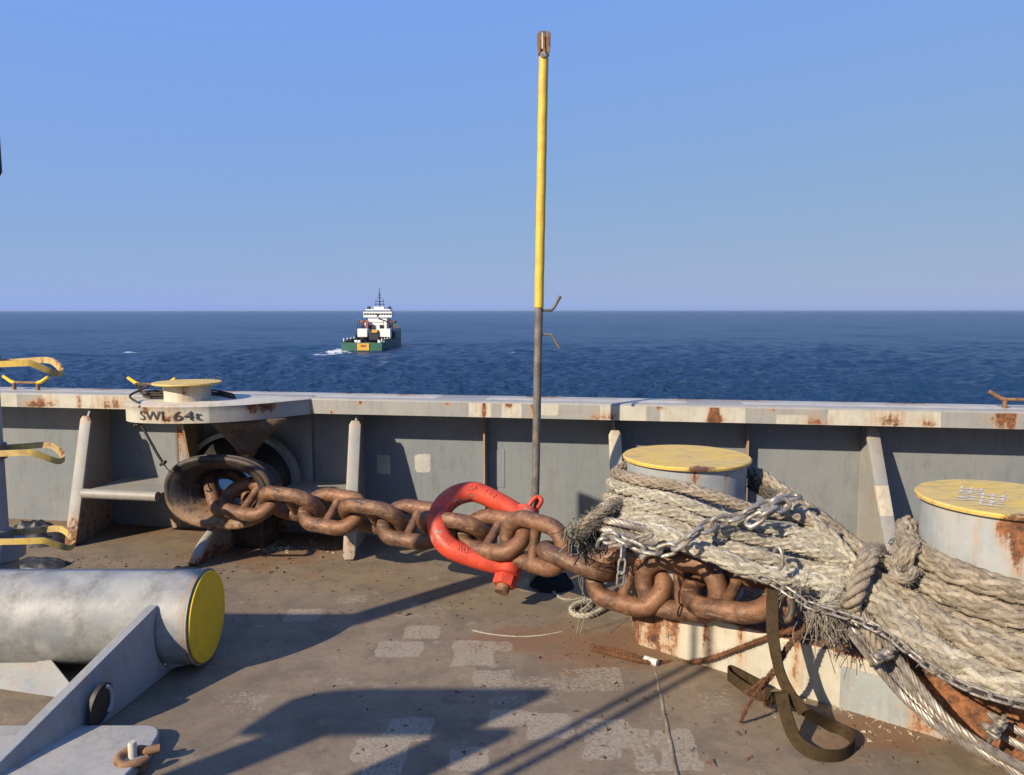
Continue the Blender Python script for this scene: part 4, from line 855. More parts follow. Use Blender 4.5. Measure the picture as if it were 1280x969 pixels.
def ped_rust(co):
    o = np.zeros(len(co))
    for px, wd, s_ in ((818, .030, .78), (836, .035, .85), (862, .030, .72), (802, .015, .5), (848, .015, .7), (900, .03, .45), (935, .02, .5), (1030, .02, .5), (1190, .10, .8), (1225, .12, .85), (1150, .04, .5)):
        g = G(px, 830 if px < 1000 else 880, .12); o += s_ * np.exp(-((co[:, 0] - g.x) / wd) ** 2)
    d = (co - np.array(cnt)) @ np.array(pn); o = o * (d > HW - .3) * np.clip(.55 + co[:, 2] * 2.2, 0, 1) + .12 * np.exp(-((co[:, 2] - PH) / .02) ** 2)
    o += np.where((co[:, 2] >= PH - .001), .45, 0); return np.clip(o, 0, 1)
gA, gB = G(1050, 850, .12), G(792, 790, .12)
def ped_alt(co): return np.where((co[:, 0] > gA.x) | (co[:, 0] < gB.x - .03), .05, -.05) * np.where((co[:, 0] > gA.x) & (co[:, 2] > .20), -1, 1)
ped = MB().add(pv, pf_).build('base', M['pedestal'], db, 35, 0, {'rust': ped_rust, 'alt': ped_alt})
def onPed(px, py, off_=.0):
    d = ray(px, py); t = ((cnt + pn * (HW + off_)) - CAM).dot(pn) / d.dot(pn); return CAM + d * t
def bpost(c, name, rustlist):
    prof = [(BR, PH - .002)] + [(BR, z) for z in np.linspace(PH + .04, CAPZ - .012, 16)]
    e = MB().lathe(prof, 72, (c.x, c.y, 0)).build('bollard_post', M['bollard'], db, 40, 0, {'rust': spots([(x, CAPZ - .02, wd, ln, s_) for x, wd, ln, s_ in rustlist]) })
    cp_ = MB().lathe([(BR - .02, CAPZ - .014), (CR, CAPZ - .013), (CR + .002, CAPZ - .002), (CR - .004, CAPZ + .004), (.15, CAPZ + .005), (.001, CAPZ + .005)], 72, (c.x, c.y, 0)).build('bollard_cap', M['cap'], db, 25, 0, {'rust': lambda co: .32 * np.clip(1 - ((co[:, 0] - c.x - (.0 if c.x < 1.5 else -.12)) / .10) ** 2, 0, 1) * (co[:, 1] < c.y - .26)})
    return cp_
bpost(b1, 'a', ((P(868, 600, 3.65).x, .03, .12, .85), (P(905, 600, 3.7).x, .012, .12, .6), (P(926, 610, 3.75).x, .02, .2, .5)))
cap2 = bpost(b2, 'b', ((P(1262, 660, 2.75).x, .016, .10, .85), (P(1278, 660, 2.75).x, .028, .22, .85), (P(1245, 660, 2.75).x, .012, .2, .6), (P(1300, 660, 2.75).x, .06, .2, 1.0)))
# chalked words on the right cap
for txt, px, py, sz, ang in (('WIRE', 1224, 628, .118, 56), ('FREE', 1254, 635, .118, 56)):
    tv_, tf_ = text_mesh(txt, sz, .0); g = G(px, py, CAPZ + .0075); R_ = Matrix.Rotation(math.radians(ang), 3, 'Z')
    MB().add([g + R_ @ Vector((x, y, 0)) for x, y, _ in tv_], tf_).build('lettering', M['lettering'], cap2, 0)

# ------------------------------------------------------------------ mooring ropes
def around(c, r, a0, a1, z0, z1, n=8):
    return [Vector((c.x + r * math.cos(math.radians(a0 + (a1 - a0) * i / n)), c.y + r * math.sin(math.radians(a0 + (a1 - a0) * i / n)), z0 + (z1 - z0) * i / n)) for i in range(n + 1)]
# hawser turned round the left bollard; its turns fall away to the right
h1 = thing('mooring_hawser', 'thick pale hawser turned several times round the left yellow-capped bollard', 'rope')
rA = [(770, 590, 4.05), (774, 593, 3.90), (802, 601, 3.72), (850, 611, 3.57), (900, 625, 3.53), (950, 639, 3.49), (1000, 648, 3.45), (1046, 672, 3.37)]
rB = [(756, 648, 4.05), (753, 652, 3.84), (792, 658, 3.60), (840, 672, 3.45), (890, 695, 3.35), (950, 716, 3.27), (1010, 727, 3.22), (1072, 741, 3.15)]
for k, mt_ in enumerate(('rope_tan', 'rope_white', 'rope_pale', 'rope_pale', 'rope_white')):
    t_ = k / 4; R = (.029, .031, .030, .032, .041)[k]
    path = [tuple(a * (1 - t_) + b * t_ + (random.uniform(-2.2, 2.2) if q == 1 else (random.uniform(-.03, .02) if q == 2 else 0)) for q, (a, b) in enumerate(zip(pa, pb))) for pa, pb in zip(rA, rB)]
    p0 = P(*path[0]); lead = around(b1, BR + R, 60, 150, p0.z + .03, p0.z + .02, 4)
    rope_part('turn', h1, 'plait', lead + [P(*q) for q in path], R, M[mt_], 5, .016)
# two parts that pass behind the left bollard and come down to the lashing
for path, R, mt_ in (([(936, 590, 4.05), (958, 600, 3.86), (990, 625, 3.70), (1030, 652, 3.52), (1065, 680, 3.38), (1100, 700, 3.28), (1140, 694, 3.22)], .040, 'rope_tan'),
                     ([(985, 634, 3.55), (1010, 650, 3.46), (1045, 682, 3.34), (1075, 716, 3.24), (1120, 756, 3.08)], .042, 'rope_pale'),
                     ([(965, 668, 3.44), (1000, 676, 3.40), (1035, 704, 3.30), (1062, 728, 3.20)], .040, 'rope_pale'),
                     ([(975, 622, 3.70), (1010, 640, 3.58), (1050, 668, 3.44), (1085, 706, 3.30), (1125, 742, 3.15)], .040, 'rope_tan'), ([(940, 604, 3.95), (970, 622, 3.74), (1005, 648, 3.55), (1040, 676, 3.40)], .036, 'rope_grey'),
                     ([(1000, 655, 3.50), (1040, 668, 3.46), (1080, 694, 3.36), (1120, 708, 3.3)], .040, 'rope_tan')):
    rope_part('standing_part', h1, 'plait', [P(*q) for q in path], R, M[mt_], 9, .022)
# rope round the right bollard
h2 = thing('mooring_rope', 'tan plaited rope wound in stacked turns round the right yellow-capped bollard', 'rope')
zt = [.71, .617, .524, .431]
for k, z_ in enumerate(zt):
    a0 = 196; e = around(b2, BR + .046 + .012 * k, 140, 265, z_ + .05 - .0 * k, z_ - .055, 12) + around(b2, BR + .046 + .012 * k, 280, 400, z_ - .06, z_ - .01, 8)
    rope_part('turn', h2, 'plait', e, .047, M['rope_tan'], 9, .018)
rope_part('tail', h2, 'plait', [P(1086, 690, 3.16), P(1112, 704, 3.06), P(1128, 706, 3.0), P(1136, 690, 2.98), P(1146, 684, 3.02)], .030, M['rope_tan'], 8, .02)
rope_part('tail', h2, 'plait', [P(1128, 706, 3.02), P(1118, 716, 2.96), P(1132, 724, 2.92), P(1146, 712, 2.94)], .022, M['rope_tan'], 8, .02)
# heavy frayed lines running down to the right under them
h3 = thing('frayed_hawser', 'heavy frayed cream hawser running down under the right bollard turns', 'rope')
rope_part('strand', h3, 'plait', [P(1072, 716, 3.20), P(1095, 724, 3.10), P(1140, 754, 2.92), P(1190, 788, 2.74), P(1240, 812, 2.60), P(1300, 832, 2.50), P(1360, 850, 2.45)], .050, M['rope_tan'], 12, .022)
rope_part('strand', h3, 'plait', [P(1066, 728, 3.20), P(1085, 740, 3.08), P(1125, 780, 2.88), P(1170, 818, 2.72), P(1220, 843, 2.60), P(1290, 864, 2.50), P(1360, 880, 2.45)], .060, M['rope_pale'], 26, .03, jit=.07)
rope_part('strand', h3, 'plait', [P(1095, 735, 3.02), P(1140, 775, 2.88), P(1190, 808, 2.74), P(1240, 830, 2.66), P(1330, 850, 2.6)], .045, M['rope_pale'], 14, .03)
# lashing round the bundle
ls = thing('lashing_rope', 'short tan rope lashed round the crossing hawsers between the two bollards', 'rope')
for dx in (0, 9):
    rope_part('turn', ls, 'laid', [P(1090 + dx, 686, 3.34), P(1084 + dx, 694, 3.06), P(1076 + dx * .6, 716, 3.00), P(1066 + dx * .5, 740, 2.98), P(1062 + dx * .4, 758, 3.02), P(1066 + dx * .3, 766, 3.14)], .030, M['rope_tan'], 6, .018)
rope_part('tail', ls, 'laid', [P(1064, 756, 3.02), P(1074, 772, 2.99), P(1090, 798, 2.93), P(1100, 812, 2.9)], .020, M['rope_tan'], 6, .015)
# frayed end above the wire slings
fe = thing('frayed_rope_end', 'unravelled pale rope end hanging over the wire slings', 'rope')
rope_part('stub', fe, 'laid', [P(1050, 742, 3.12), P(1042, 752, 3.06), P(1030, 764, 3.03), P(1026, 778, 3.03)], .042, M['rope_white'], 30, .04)
fv = MB(); rg = np.random.default_rng(12)
for k in range(150):
    s_ = P(1026 + rg.normal(0, 10), 768 + rg.normal(0, 6), 3.03 + rg.normal(0, .02)); e_ = s_ + Vector((rg.normal(.03, .04), rg.normal(-.03, .03), -abs(rg.normal(.065, .04)))); m_ = (s_ + e_) / 2 + Vector((rg.normal(0, .02), rg.normal(-.03, .015), rg.normal(.015, .03)))
    fv.tube([s_, m_, e_], rg.uniform(.0009, .0022), 4, ds=.02)
o = fv.build('frayed_fibres', M['rope_pale'], fe, 60); o['kind'] = 'stuff'
fv = MB()
for k in range(40):
    s_ = P(990 + rg.normal(0, 8), 742 + rg.normal(0, 5), 3.14); e_ = s_ + Vector((rg.normal(0, .05), rg.normal(-.02, .02), rg.normal(.0, .05))); fv.tube([s_, (s_ + e_) / 2 + Vector((0, -.01, .02)), e_], rg.uniform(.001, .002), 4, ds=.02)
o = fv.build('frayed_fibres', M['rope_white'], fe, 60); o['kind'] = 'stuff'

# ------------------------------------------------------------------ steel chains over the ropes
c1 = thing('lashing_chain', 'bright galvanised chain draped across the hawser on left bollard', 'chain')
small_chain(c1, [P(752, 684, 3.52), P(757, 672, 3.46), P(775, 672, 3.42), P(795, 684, 3.36), P(820, 690, 3.32), P(845, 684, 3.28), P(868, 668, 3.28), P(890, 655, 3.32), P(925, 645, 3.34), P(950, 634, 3.36), P(975, 626, 3.38), P(998, 620, 3.42)], .019, M['galv'], wob=20)
small_chain(c1, [P(935, 655, 3.30), P(955, 643, 3.30), P(975, 632, 3.33), P(992, 626, 3.36)], .019, M['galv'], roll0=50, wob=20)
c2 = thing('hanging_chain', 'short thin bright chain hanging over anchor chain below lashing chain', 'chain')
small_chain(c2, [P(779, 684, 3.30), P(778, 700, 3.27), P(776, 718, 3.25), P(775, 733, 3.25)], .0105, M['galv'], L=.075, W=.040, roll0=75, wob=10)
c3 = thing('long_chain', 'long thin steel chain running down right across wire slings to bollard', 'chain')
small_chain(c3, [P(948, 722, 3.22), P(966, 728, 3.16), P(990, 743, 3.10), P(1012, 757, 3.02), P(1050, 768, 2.93), P(1080, 778, 2.86), P(1110, 794, 2.78), P(1140, 818, 2.70), P(1165, 836, 2.63), P(1195, 853, 2.54), P(1230, 868, 2.48), P(1290, 884, 2.42)], .0105, M['galv'], L=.078, W=.040, roll0=25, wob=15)
c4 = thing('thin_chain', 'short dull thin chain tucked between wire and white hawser', 'chain')
small_chain(c4, [P(786, 678, 3.40), P(800, 674, 3.37), P(818, 668, 3.34)], .011, M['wire'], roll0=30)

# ------------------------------------------------------------------ wire slings with clips
ws = thing('wire_sling', 'grey wire rope sling of several legs running down to deck at right', 'wire rope')
legs = [([(1038, 758, 3.12), (1062, 790, 3.00), (1100, 838, 2.86), (1140, 882, 2.76), (1190, 922, 2.68), (1250, 955, 2.60), (1320, 1000, 2.5)], .0165),
        ([(1055, 758, 3.10), (1085, 795, 2.98), (1125, 845, 2.85), (1165, 890, 2.75), (1210, 926, 2.67), (1270, 958, 2.60), (1340, 1000, 2.5)], .0165),
        ([(1070, 752, 3.06), (1098, 790, 2.92), (1135, 840, 2.80), (1180, 895, 2.68), (1225, 930, 2.60), (1290, 966, 2.52)], .0185),
        ([(1045, 762, 3.10), (1072, 792, 2.99), (1112, 842, 2.87), (1152, 886, 2.77), (1200, 924, 2.69), (1300, 975, 2.58)], .0150),
        ([(1228, 905, 2.78), (1262, 925, 2.70), (1300, 948, 2.64)], .016), ([(1236, 893, 2.80), (1270, 912, 2.72), (1310, 935, 2.66)], .016)]
for path, R in legs: rope_part('leg', ws, 'laid', [P(*q) for q in path], R, M['wire'], 0, n=6, pitch=R * 9, sides=5, jit=0)
def clip(c, along, s=1.0):
    e = bpy.data.objects.new('wire_clip', None); COL.objects.link(e); e.parent = ws; e.empty_display_size = .05
    t = along.normalized(); up = Vector((0, -.45, .9)); up = (up - t * up.dot(t)).normalized(); q = t.cross(up); R_ = Matrix((t, q, up)).transposed()
    e.matrix_local = Matrix.Translation(c) @ R_.to_4x4() @ Matrix.Scale(s, 4)
    MB().prism([Vector(k) for k in ((-.022, -.045, 0), (.022, -.045, 0), (.022, -.018, .0), (.014, 0, 0), (.022, .018, 0), (.022, .045, 0), (-.022, .045, 0), (-.022, .018, 0), (-.014, 0, 0), (-.022, -.018, 0))], (0, 0, .010), (0, 0, .032)).build('saddle', M['galv'], e, 30, .004)
    MB().tube([(0, -.030, .07), (0, -.030, 0), (0, -.022, -.035), (0, 0, -.045), (0, .022, -.035), (0, .030, 0), (0, .030, .07)], .0075, 10).build('u_bolt', M['galv'], e)
    for sy in (-1, 1): MB().tube([(0, sy * .030, .032), (0, sy * .030, .050)], .015, 6).build('nut', M['galv'], e, 20, .002)
clip(P(1099, 824, 2.82), P(1125, 845, 2.85) - P(1085, 795, 2.98)); clip(P(1243, 916, 2.66), P(1290, 940, 2.6) - P(1236, 905, 2.7))
w2 = thing('wire_rope', 'twisted steel wire rope wrapped low on left bollard under white hawser', 'wire rope')
for path in ([(745, 662, 3.75), (752, 660, 3.60), (790, 670, 3.50), (830, 684, 3.44)], [(752, 652, 3.72), (762, 651, 3.56), (800, 660, 3.50), (830, 668, 3.46)], [(850, 676, 3.42), (900, 690, 3.36), (940, 706, 3.30), (975, 725, 3.24)]):
    rope_part('leg', w2, 'laid', [P(*q) for q in path], .020, M['wire'], 0, n=6, pitch=.16, sides=5, jit=0)
hb = thing('hook_link', 'dark steel link hanging between white hawser and frayed rope', 'shackle')
MB().tube([P(968, 690, 3.20), P(972, 684, 3.18), P(977, 690, 3.16), P(978, 706, 3.15), P(974, 712, 3.16)], .009, 8, ds=.008).build('link', M['wire'], hb)
tb = thing('dangling_shackle', 'small dark steel shackle hanging in shade under the frayed rope', 'shackle')
MB().tube([P(972, 745, 3.16), P(974, 765, 3.12), P(982, 776, 3.10), P(990, 764, 3.10), P(988, 748, 3.14)], .016, 10, ds=.01).build('bow', M['chock'], tb)
bo_ = thing('steel_ball', 'small dark round knob at end of rust-coloured line', 'fitting'); MB().lathe([(.001, -.026), (.014, -.022), (.024, -.010), (.026, 0), (.024, .010), (.014, .022), (.001, .026)], 18, P(1013, 771, 3.08)).build('knob', M['chock'], bo_)

# ------------------------------------------------------------------ frayed dark bundle left of the bollard
bb = thing('frayed_bundle', 'dark blue and grey frayed fibre bundle beside anchor chain', 'rope')
rope_part('strand', bb, 'laid', [P(778, 626, 3.75), P(758, 636, 3.62), P(738, 648, 3.60), P(722, 664, 3.62)], .022, M['rope_tan'], 16, .03)
rope_part('strand', bb, 'laid', [P(770, 645, 3.70), P(752, 652, 3.60), P(735, 662, 3.58), P(718, 672, 3.62)], .018, M['rope_grey'], 14, .03)
for mt_, n_, cx_, cy_ in ((M['rope_blue'], 100, 731, 664), (M['rope_pale'], 40, 727, 656), (M['rope_white'], 12, 722, 660)):
    fv = MB()
    for k in range(n_):
        s_ = P(cx_ + rg.normal(0, 9), cy_ + rg.normal(0, 6), 3.66 + rg.normal(0, .03)); e_ = s_ + Vector((rg.normal(.0, .045), rg.normal(-.01, .03), -abs(rg.normal(.085, .04)) if mt_ != M['rope_white'] else rg.normal(-.03, .06))); m_ = (s_ + e_) / 2 + Vector((rg.normal(0, .025), rg.normal(-.02, .02), rg.normal(.01, .02)))
        fv.tube([s_, m_, e_], rg.uniform(.001, .0032), 4, ds=.03)
    o = fv.build('loose_fibres', mt_, bb, 60); o['kind'] = 'stuff'
tl = MB()
for k in range(3):
    a = P(726 + k * 4 + rg.normal(0, 3), 700, 3.85); pts = [a, a + Vector((rg.normal(0, .02), .01, -.12)), a + Vector((rg.normal(.03, .04), .02, -.25)), Vector((a.x + rg.normal(.03, .06), a.y + .05, .006))]; tl.tube(pts, .0018, 4, ds=.02)
tl.build('hanging_threads', M['rope_white'], bb, 60)['kind'] = 'stuff'
bn = tag(crumple('black_net', 'x', (G(690, 738).x, G(690, 738).y + .06, 0), .14, .12, .07, 21, M['rope_blue']), 'small black net heap on deck at foot of the signal pole', 'net')

# ------------------------------------------------------------------ cordage on the deck
wr = thing('white_rope_loop', 'short loop of white laid rope on deck under anchor chain', 'rope')
rope_part('strand', wr, 'laid', [G(752, 754, .02), G(738, 752, .02), G(722, 755, .03), G(714, 762, .022), G(720, 769, .02), G(735, 770, .02), G(748, 765, .02), G(760, 756, .03)], .0165, M['rope_white'], 6, .012)
wt_ = thing('thin_white_line', 'thin tangled white cord trailing on deck behind white rope loop', 'rope')
rope_part('strand', wt_, 'laid', [G(690, 738, .01), G(700, 747, .008), G(712, 750, .008), G(728, 748, .008), G(742, 748, .02), G(736, 756, .03), G(726, 764, .03)], .007, M['rope_white'], 3, .01)
tc = thing('thin_twine', 'single thin pale twine lying straight across open deck', 'twine')
rope_part('strand', tc, 'laid', [G(590, 788, .004), G(615, 793, .004), G(650, 796, .004), G(680, 794, .004), G(702, 790, .004)], .0042, M['rope_white'], 0)
rl = thing('rust_line', 'rust-coloured rope lying along foot of white bollard base', 'rope')
for dy, e in ((0, 0), (4, .01)):
    rope_part('strand', rl, 'laid', [G(738, 807 + dy, .015), G(775, 815 + dy * 1.2, .015), G(812, 826 + dy * .5, .015), onPed(850, 829, .03), onPed(885, 824, .022), onPed(920, 812, .018), onPed(960, 797, .018), onPed(1000, 784, .018), onPed(1030, 774, .02)], .0115, M['rope_rust'], 3, .012)
a, b = G(806, 824, .016), G(822, 829, .016); MB().tube([a, b], .0185, 12).build('tape', M['lettering'], rl, 40)
r2 = thing('split_rust_line', 'frayed rust-brown rope end hanging down over white bollard base', 'rope')
rope_part('strand', r2, 'laid', [P(1022, 778, 3.08), P(1000, 792, 3.05), P(983, 812, 3.03), P(968, 838, 3.02), P(950, 860, 3.04)], .0125, M['rope_rust'], 4, .012)
rope_part('strand', r2, 'laid', [P(966, 838, 3.02), P(948, 862, 3.0), P(934, 884, 2.98), G(926, 903, .006)], .006, M['rope_rust'], 3, .012)
rope_part('strand', r2, 'laid', [P(955, 848, 3.02), P(944, 858, 3.02), P(932, 866, 3.03)], .006, M['rope_rust'], 3, .012)
rope_part('strand', r2, 'laid', [P(952, 858, 3.02), P(956, 874, 3.0), G(958, 882, .01)], .004, M['rope_rust'], 3, .012)
mt_w = thing('mint_twine', 'small tangle of pale green twine behind tan rope at bulwark bracket', 'twine')
tm = MB()
for k in range(16):
    c_ = P(1130 + rg.normal(0, 4), 677 + rg.normal(0, 2), 3.5); ph = rg.random() * 6; tm.tube([c_ + Vector((.05 * math.cos(a + ph), .03 * math.sin(a), .02 * math.sin(a * 2 + ph))) for a in np.linspace(0, 5, 9)], .0022, 4)
tm.build('tangle', M['rope_mint'], mt_w, 60)
# brown webbing strap
def ribbon(pts, side, wd, th, mat, name, parent):
    p = resample(pts, .012); sd_ = resample(side, .012); k = np.linspace(0, len(sd_) - 1, len(p)); sd_ = np.stack([np.interp(k, np.arange(len(sd_)), sd_[:, j]) for j in range(3)], 1)
    t = np.gradient(p, axis=0); t /= np.linalg.norm(t, axis=1)[:, None]; sd_ = sd_ - t * (sd_ * t).sum(1)[:, None]; sd_ /= np.linalg.norm(sd_, axis=1)[:, None]; nn = np.cross(t, sd_)
    v = []; cs = [(-1, -1), (-.5, -1), (0, -1), (.5, -1), (1, -1), (1, 1), (.5, 1), (0, 1), (-.5, 1), (-1, 1)]
    for i in range(len(p)):
        for a, b in cs: v.append(p[i] + sd_[i] * a * wd / 2 + nn[i] * b * th / 2)
    m = len(cs); f = [[i * m + j, i * m + (j + 1) % m, (i + 1) * m + (j + 1) % m, (i + 1) * m + j] for i in range(len(p) - 1) for j in range(m)] + [list(range(m))[::-1], list(range((len(p) - 1) * m, len(p) * m))]
    return MB().add(v, f).build(name, mat, parent, 40)
wb_ = thing('webbing_strap', 'brown webbing sling hanging over bollard base and looping on deck', 'strap')
ribbon([P(966, 738, 3.14), P(965, 765, 3.08), P(967, 800, 3.02), P(975, 840, 2.97), P(988, 868, 2.93), P(1005, 890, 2.89)], [(1, -.1, 0), (.9, -.4, 0), (.5, -.7, .2), (.8, -.5, .1), (.8, -.5, .2)], .048, .006, M['strap'], 'fall', wb_)
ribbon([P(1004, 888, 2.89), G(1040, 908, .03), G(1062, 918, .03), G(1067, 932, .03), G(1050, 944, .03), G(1020, 942, .03), G(996, 926, .03), P(984, 898, 2.87), P(977, 868, 2.93)], [(.6, -.5, .5), (0, 0, 1), (0, 0, 1), (0, 0, 1), (0, 0, 1), (.1, -.1, 1), (.8, -.5, .3)], .052, .006, M['strap'], 'loop', wb_)
ribbon([P(980, 872, 2.93), G(958, 872, .03), G(935, 862, .035), G(915, 848, .035), G(910, 842, .035), G(914, 838, .035), G(930, 846, .035), G(955, 860, .035)], [(0, 0, 1), (0, .1, 1), (0, 0, 1), (0, 0, 1)], .050, .006, M['strap'], 'eye', wb_)

# ------------------------------------------------------------------ rust flakes and grit on the deck
def grit(name, label, places, n, seed, mat):
    rg = np.random.default_rng(seed); m_ = MB()
    for k in range(n):
        x0, y0, x1, y1 = places[rg.integers(0, len(places))]; g = G(rg.uniform(x0, x1), y0 + (y1 - y0) * rg.beta(1.3, 1.3), 0); s_ = .004 + .009 * rg.random() ** 2
        v = [g + Vector((rg.normal(0, s_), rg.normal(0, s_), 0)) for _ in range(4)] + [g + Vector((rg.normal(0, s_ * .4), rg.normal(0, s_ * .4), s_ * rg.uniform(.4, 1.2) + .002))]
        m_.add(v, [[0, 1, 4], [1, 2, 4], [2, 3, 4], [3, 0, 4]])
    o = m_.build(name, mat, None, 0); o['kind'] = 'stuff'; o['label'] = label; o['category'] = 'debris'; return o
M['grit'] = flat('pale_grit', (0.33, 0.28, 0.20), 0.9); M['flake'] = flat('rust_flakes', (0.11, 0.06, 0.035), 0.9)
grit('paint_chips', 'pale paint chips scattered below the fairlead and along bollard base', [(320, 676, 425, 692), (1080, 888, 1190, 930), (960, 850, 1100, 900), (330, 684, 400, 690)], 420, 4, M['grit'])
grit('rust_flakes', 'dark rust flakes scattered over the open deck', [(260, 690, 780, 780), (380, 780, 1000, 960), (700, 760, 800, 830), (1000, 900, 1280, 960), (60, 690, 430, 720)], 620, 5, M['flake'])

# ------------------------------------------------------------------ gear beside and behind the photographer (its shadows cross the deck)
K = 1 / math.tan(SUN_EL)
gf = thing('goalpost_frame', 'grey steel goalpost frame left of camera casting the broad deck shadow', 'frame')
Yg = G(500, 862).y - 2.3 * K * SUN_H.y; zl_ = 2.3 - (G(500, 862).y - G(500, 918).y) / (K * SUN_H.y)
x_l = G(300, 915).x - zl_ * K * SUN_H.x; x_r = G(697, 864).x - 2.3 * K * SUN_H.x; rr_ = 2.3 - zl_
poly = [Vector((x_r - .03, Yg, 2.3)), Vector((x_r, Yg, 2.27)), Vector((x_r - .01, Yg, zl_)), Vector((x_l, Yg, zl_)), Vector((x_l - .06, Yg, zl_ + rr_ * .25)), Vector((x_l - .12, Yg, zl_ + rr_ * .5)), Vector((x_l - .16, Yg, zl_ + rr_ * .70)), Vector((x_l - .15, Yg, zl_ + rr_ * .82)), Vector((x_l - .11, Yg, zl_ + rr_ * .91)), Vector((x_l - .04, Yg, zl_ + rr_ * .97)), Vector((x_l + .08, Yg, 2.3))]
MB().prism(poly, (0, -.015, 0), (0, .015, 0)).build('head_plate', M['bracket'], gf, 30)
for pxa, pxb, py in ((334, 401, 921), (556, 636, 918)):
    a, b = G(pxa, py), G(pxb, py); zt_ = (a.y - Yg) / (K * SUN_H.y); xa_ = a.x - zt_ * K * SUN_H.x; xb_ = b.x - zt_ * K * SUN_H.x
    MB().box(((xa_ + xb_) / 2, Yg, (zl_ + .02) / 2), (abs(xb_ - xa_) * .93, .05, zl_ + .02)).build('leg', M['bracket'], gf, 30)
jb = thing('jib_arm', 'dark steel jib arm whose end just shows at upper left edge', 'jib')
JZ = 2.30; off = SUN_H * (JZ * K); tipw = P(2, 182, 3.03)
a_ = Vector((-5.4, 4.22, 0)) - off; b_ = Vector((-1.25, 4.22, 0)) - off; d_ = SUN_H; n_ = Vector((SUN_H.y, -SUN_H.x, 0))
e_ = Vector((tipw.x, tipw.y, 0)) - n_ * .08; c_ = e_ - d_ * 2.40
a_ = Vector((c_.x - 3.2, c_.y, 0))
MB().bar((a_.x, a_.y, JZ), (c_.x - .04, c_.y, JZ), .035, .035).build('brace', M['dark'], jb, 30)
MB().bar((c_.x, c_.y, JZ), (e_.x, e_.y, JZ), .16, .17).build('arm', M['dark'], jb, 30, .02)
MB().tube([(a_.x, a_.y, 0), (a_.x, a_.y, JZ + .05)], .06, 14).build('post', M['bracket'], jb)
tw = thing('twin_pole', 'pair of thin steel poles behind camera casting the double line shadow', 'pole')
for pxa in (602, 640):
    g = G(pxa, 965); q = g - SUN_H * 3.4; MB().tube([(q.x, q.y, 0), (q.x, q.y, 2.95)], .019, 12).build('pole', M['pole'], tw)
q = G(623, 965) - SUN_H * 3.4; MB().box((q.x, q.y, .012), (.3, .2, .024)).build('foot_plate', M['pole'], tw, 30)

# ------------------------------------------------------------------ the offshore vessel ahead
S0 = G(452, 438.5, SEA_Z); SHIP_RZ = math.radians(-1.0)
sp_ = thing('supply_vessel', 'green and white offshore supply vessel seen from astern on open sea', 'ship', S0, SHIP_RZ)
sp_.scale = (.93, .95, .98); SCL = S0.y / F_PX                                        # metres per photo pixel at the stern
st_ = [(0, 6.6, 2.5, -1), (1.5, 6.9, 2.6, -1), (10, 7.0, 2.7, -1.2), (22, 7.0, 2.9, -1.2), (24, 7.0, 5.2, -1.2), (34, 7.0, 5.8, -1.2), (44, 5.6, 6.6, -1.2), (52, 2.8, 7.2, -1), (57, .3, 7.8, 0)]
hv = []
for y, hw_, top_, bt in st_: hv += [(-hw_ * .93, y, bt), (-hw_, y, .6), (-hw_, y, top_), (hw_, y, top_), (hw_, y, .6), (hw_ * .93, y, bt)]
hf = [[i * 6 + j, i * 6 + j + 1, (i + 1) * 6 + j + 1, (i + 1) * 6 + j] for i in range(len(st_) - 1) for j in (0, 1, 3, 4)] + [[5, 4, 3, 2, 1, 0]]
hu = MB().add(hv, hf).build('hull', M['hullgreen'], sp_, 30)
MB().add([(s * hw_, y, z) for y, hw_, z in ((.2, 6.5, 1.7), (23, 6.9, 1.7)) for s in (-1, 1)], [[0, 1, 3, 2]]).build('aft_deck', M['shipdeck'], sp_, 0)
MB().add([(s * hw_, y, z) for y, hw_, z in ((23.5, 6.95, 5.0), (34, 6.95, 5.5), (44, 5.5, 6.3), (52, 2.7, 6.9)) for s in (-1, 1)], [[0, 1, 3, 2], [2, 3, 5, 4], [4, 5, 7, 6]]).build('fore_deck', M['shipdeck'], sp_, 0)
MB().box((.6, -.12, 1.15), (3.9, .22, 2.2)).build('stern_roller', M['shipyellow'], sp_, 0, .1)
MB().box((.6, -.26, 1.5), (1.6, .08, .6)).build('stern_mark', M['shiporange'], sp_, 0)
MB().box((0, 23.6, 3.6), (13.9, .2, 4.0)).build('fore_bulkhead', M['shipdark'], sp_, 0)
for sx in (-1, 1): MB().box((sx * 5.9, 13, 3.0), (1.0, 20, .5)).build('cargo_rail', M['hulldark'], sp_, 0)
MB().box((7.03, 19, 2.2), (.06, 32, 1.2)).build('fender', M['hulldark'], sp_, 0)
for (x, y, z, w_, d__, h_) in ((-3.9, 21, 4.9, 3.4, 3, 2.7), (3.9, 21, 4.9, 3.9, 3, 2.7)): MB().box((x, y, z), (w_, d__, h_)).build('winch_house', M['shipwhite'], sp_, 0, .1)
MB().box((.3, 20.6, 3.9), (3.6, 3, 3.0)).build('winch', M['shipdark'], sp_, 0, .3)
for x in (-5.8, -4.6, -3.0, 2.6, 4.4, 5.8):
    MB().tube([(x, 24.4, 5), (x, 24.4, 9.2)], .10, 6).build('stanchion', M['shipdark'], sp_)
for z in (8.35, 9.75, 12.25):
    MB().box((0, 26.9, z), (10.6 if z > 9 else 12.4, .12, .14)).build('handrail', M['shipdark'], sp_, 0)
for x in (-2.2, 2.4): MB().box((x, 25.6, 6.7), (1.4, .3, 1.3)).build('deckhouse_recess', M['shipdark'], sp_, 0)
MB().tube([(4.6, 23, 4), (4.9, 22.5, 8.4), (2.2, 18, 9.6)], .24, 8).build('deck_crane', M['shipdark'], sp_)
for x in (-6.2, 6.2):
    for y in (2, 7, 12, 17): MB().box((x, y, 3.2), (.25, .5, 1.0)).build('bulwark_stay', M['shipwhite'], sp_, 0)
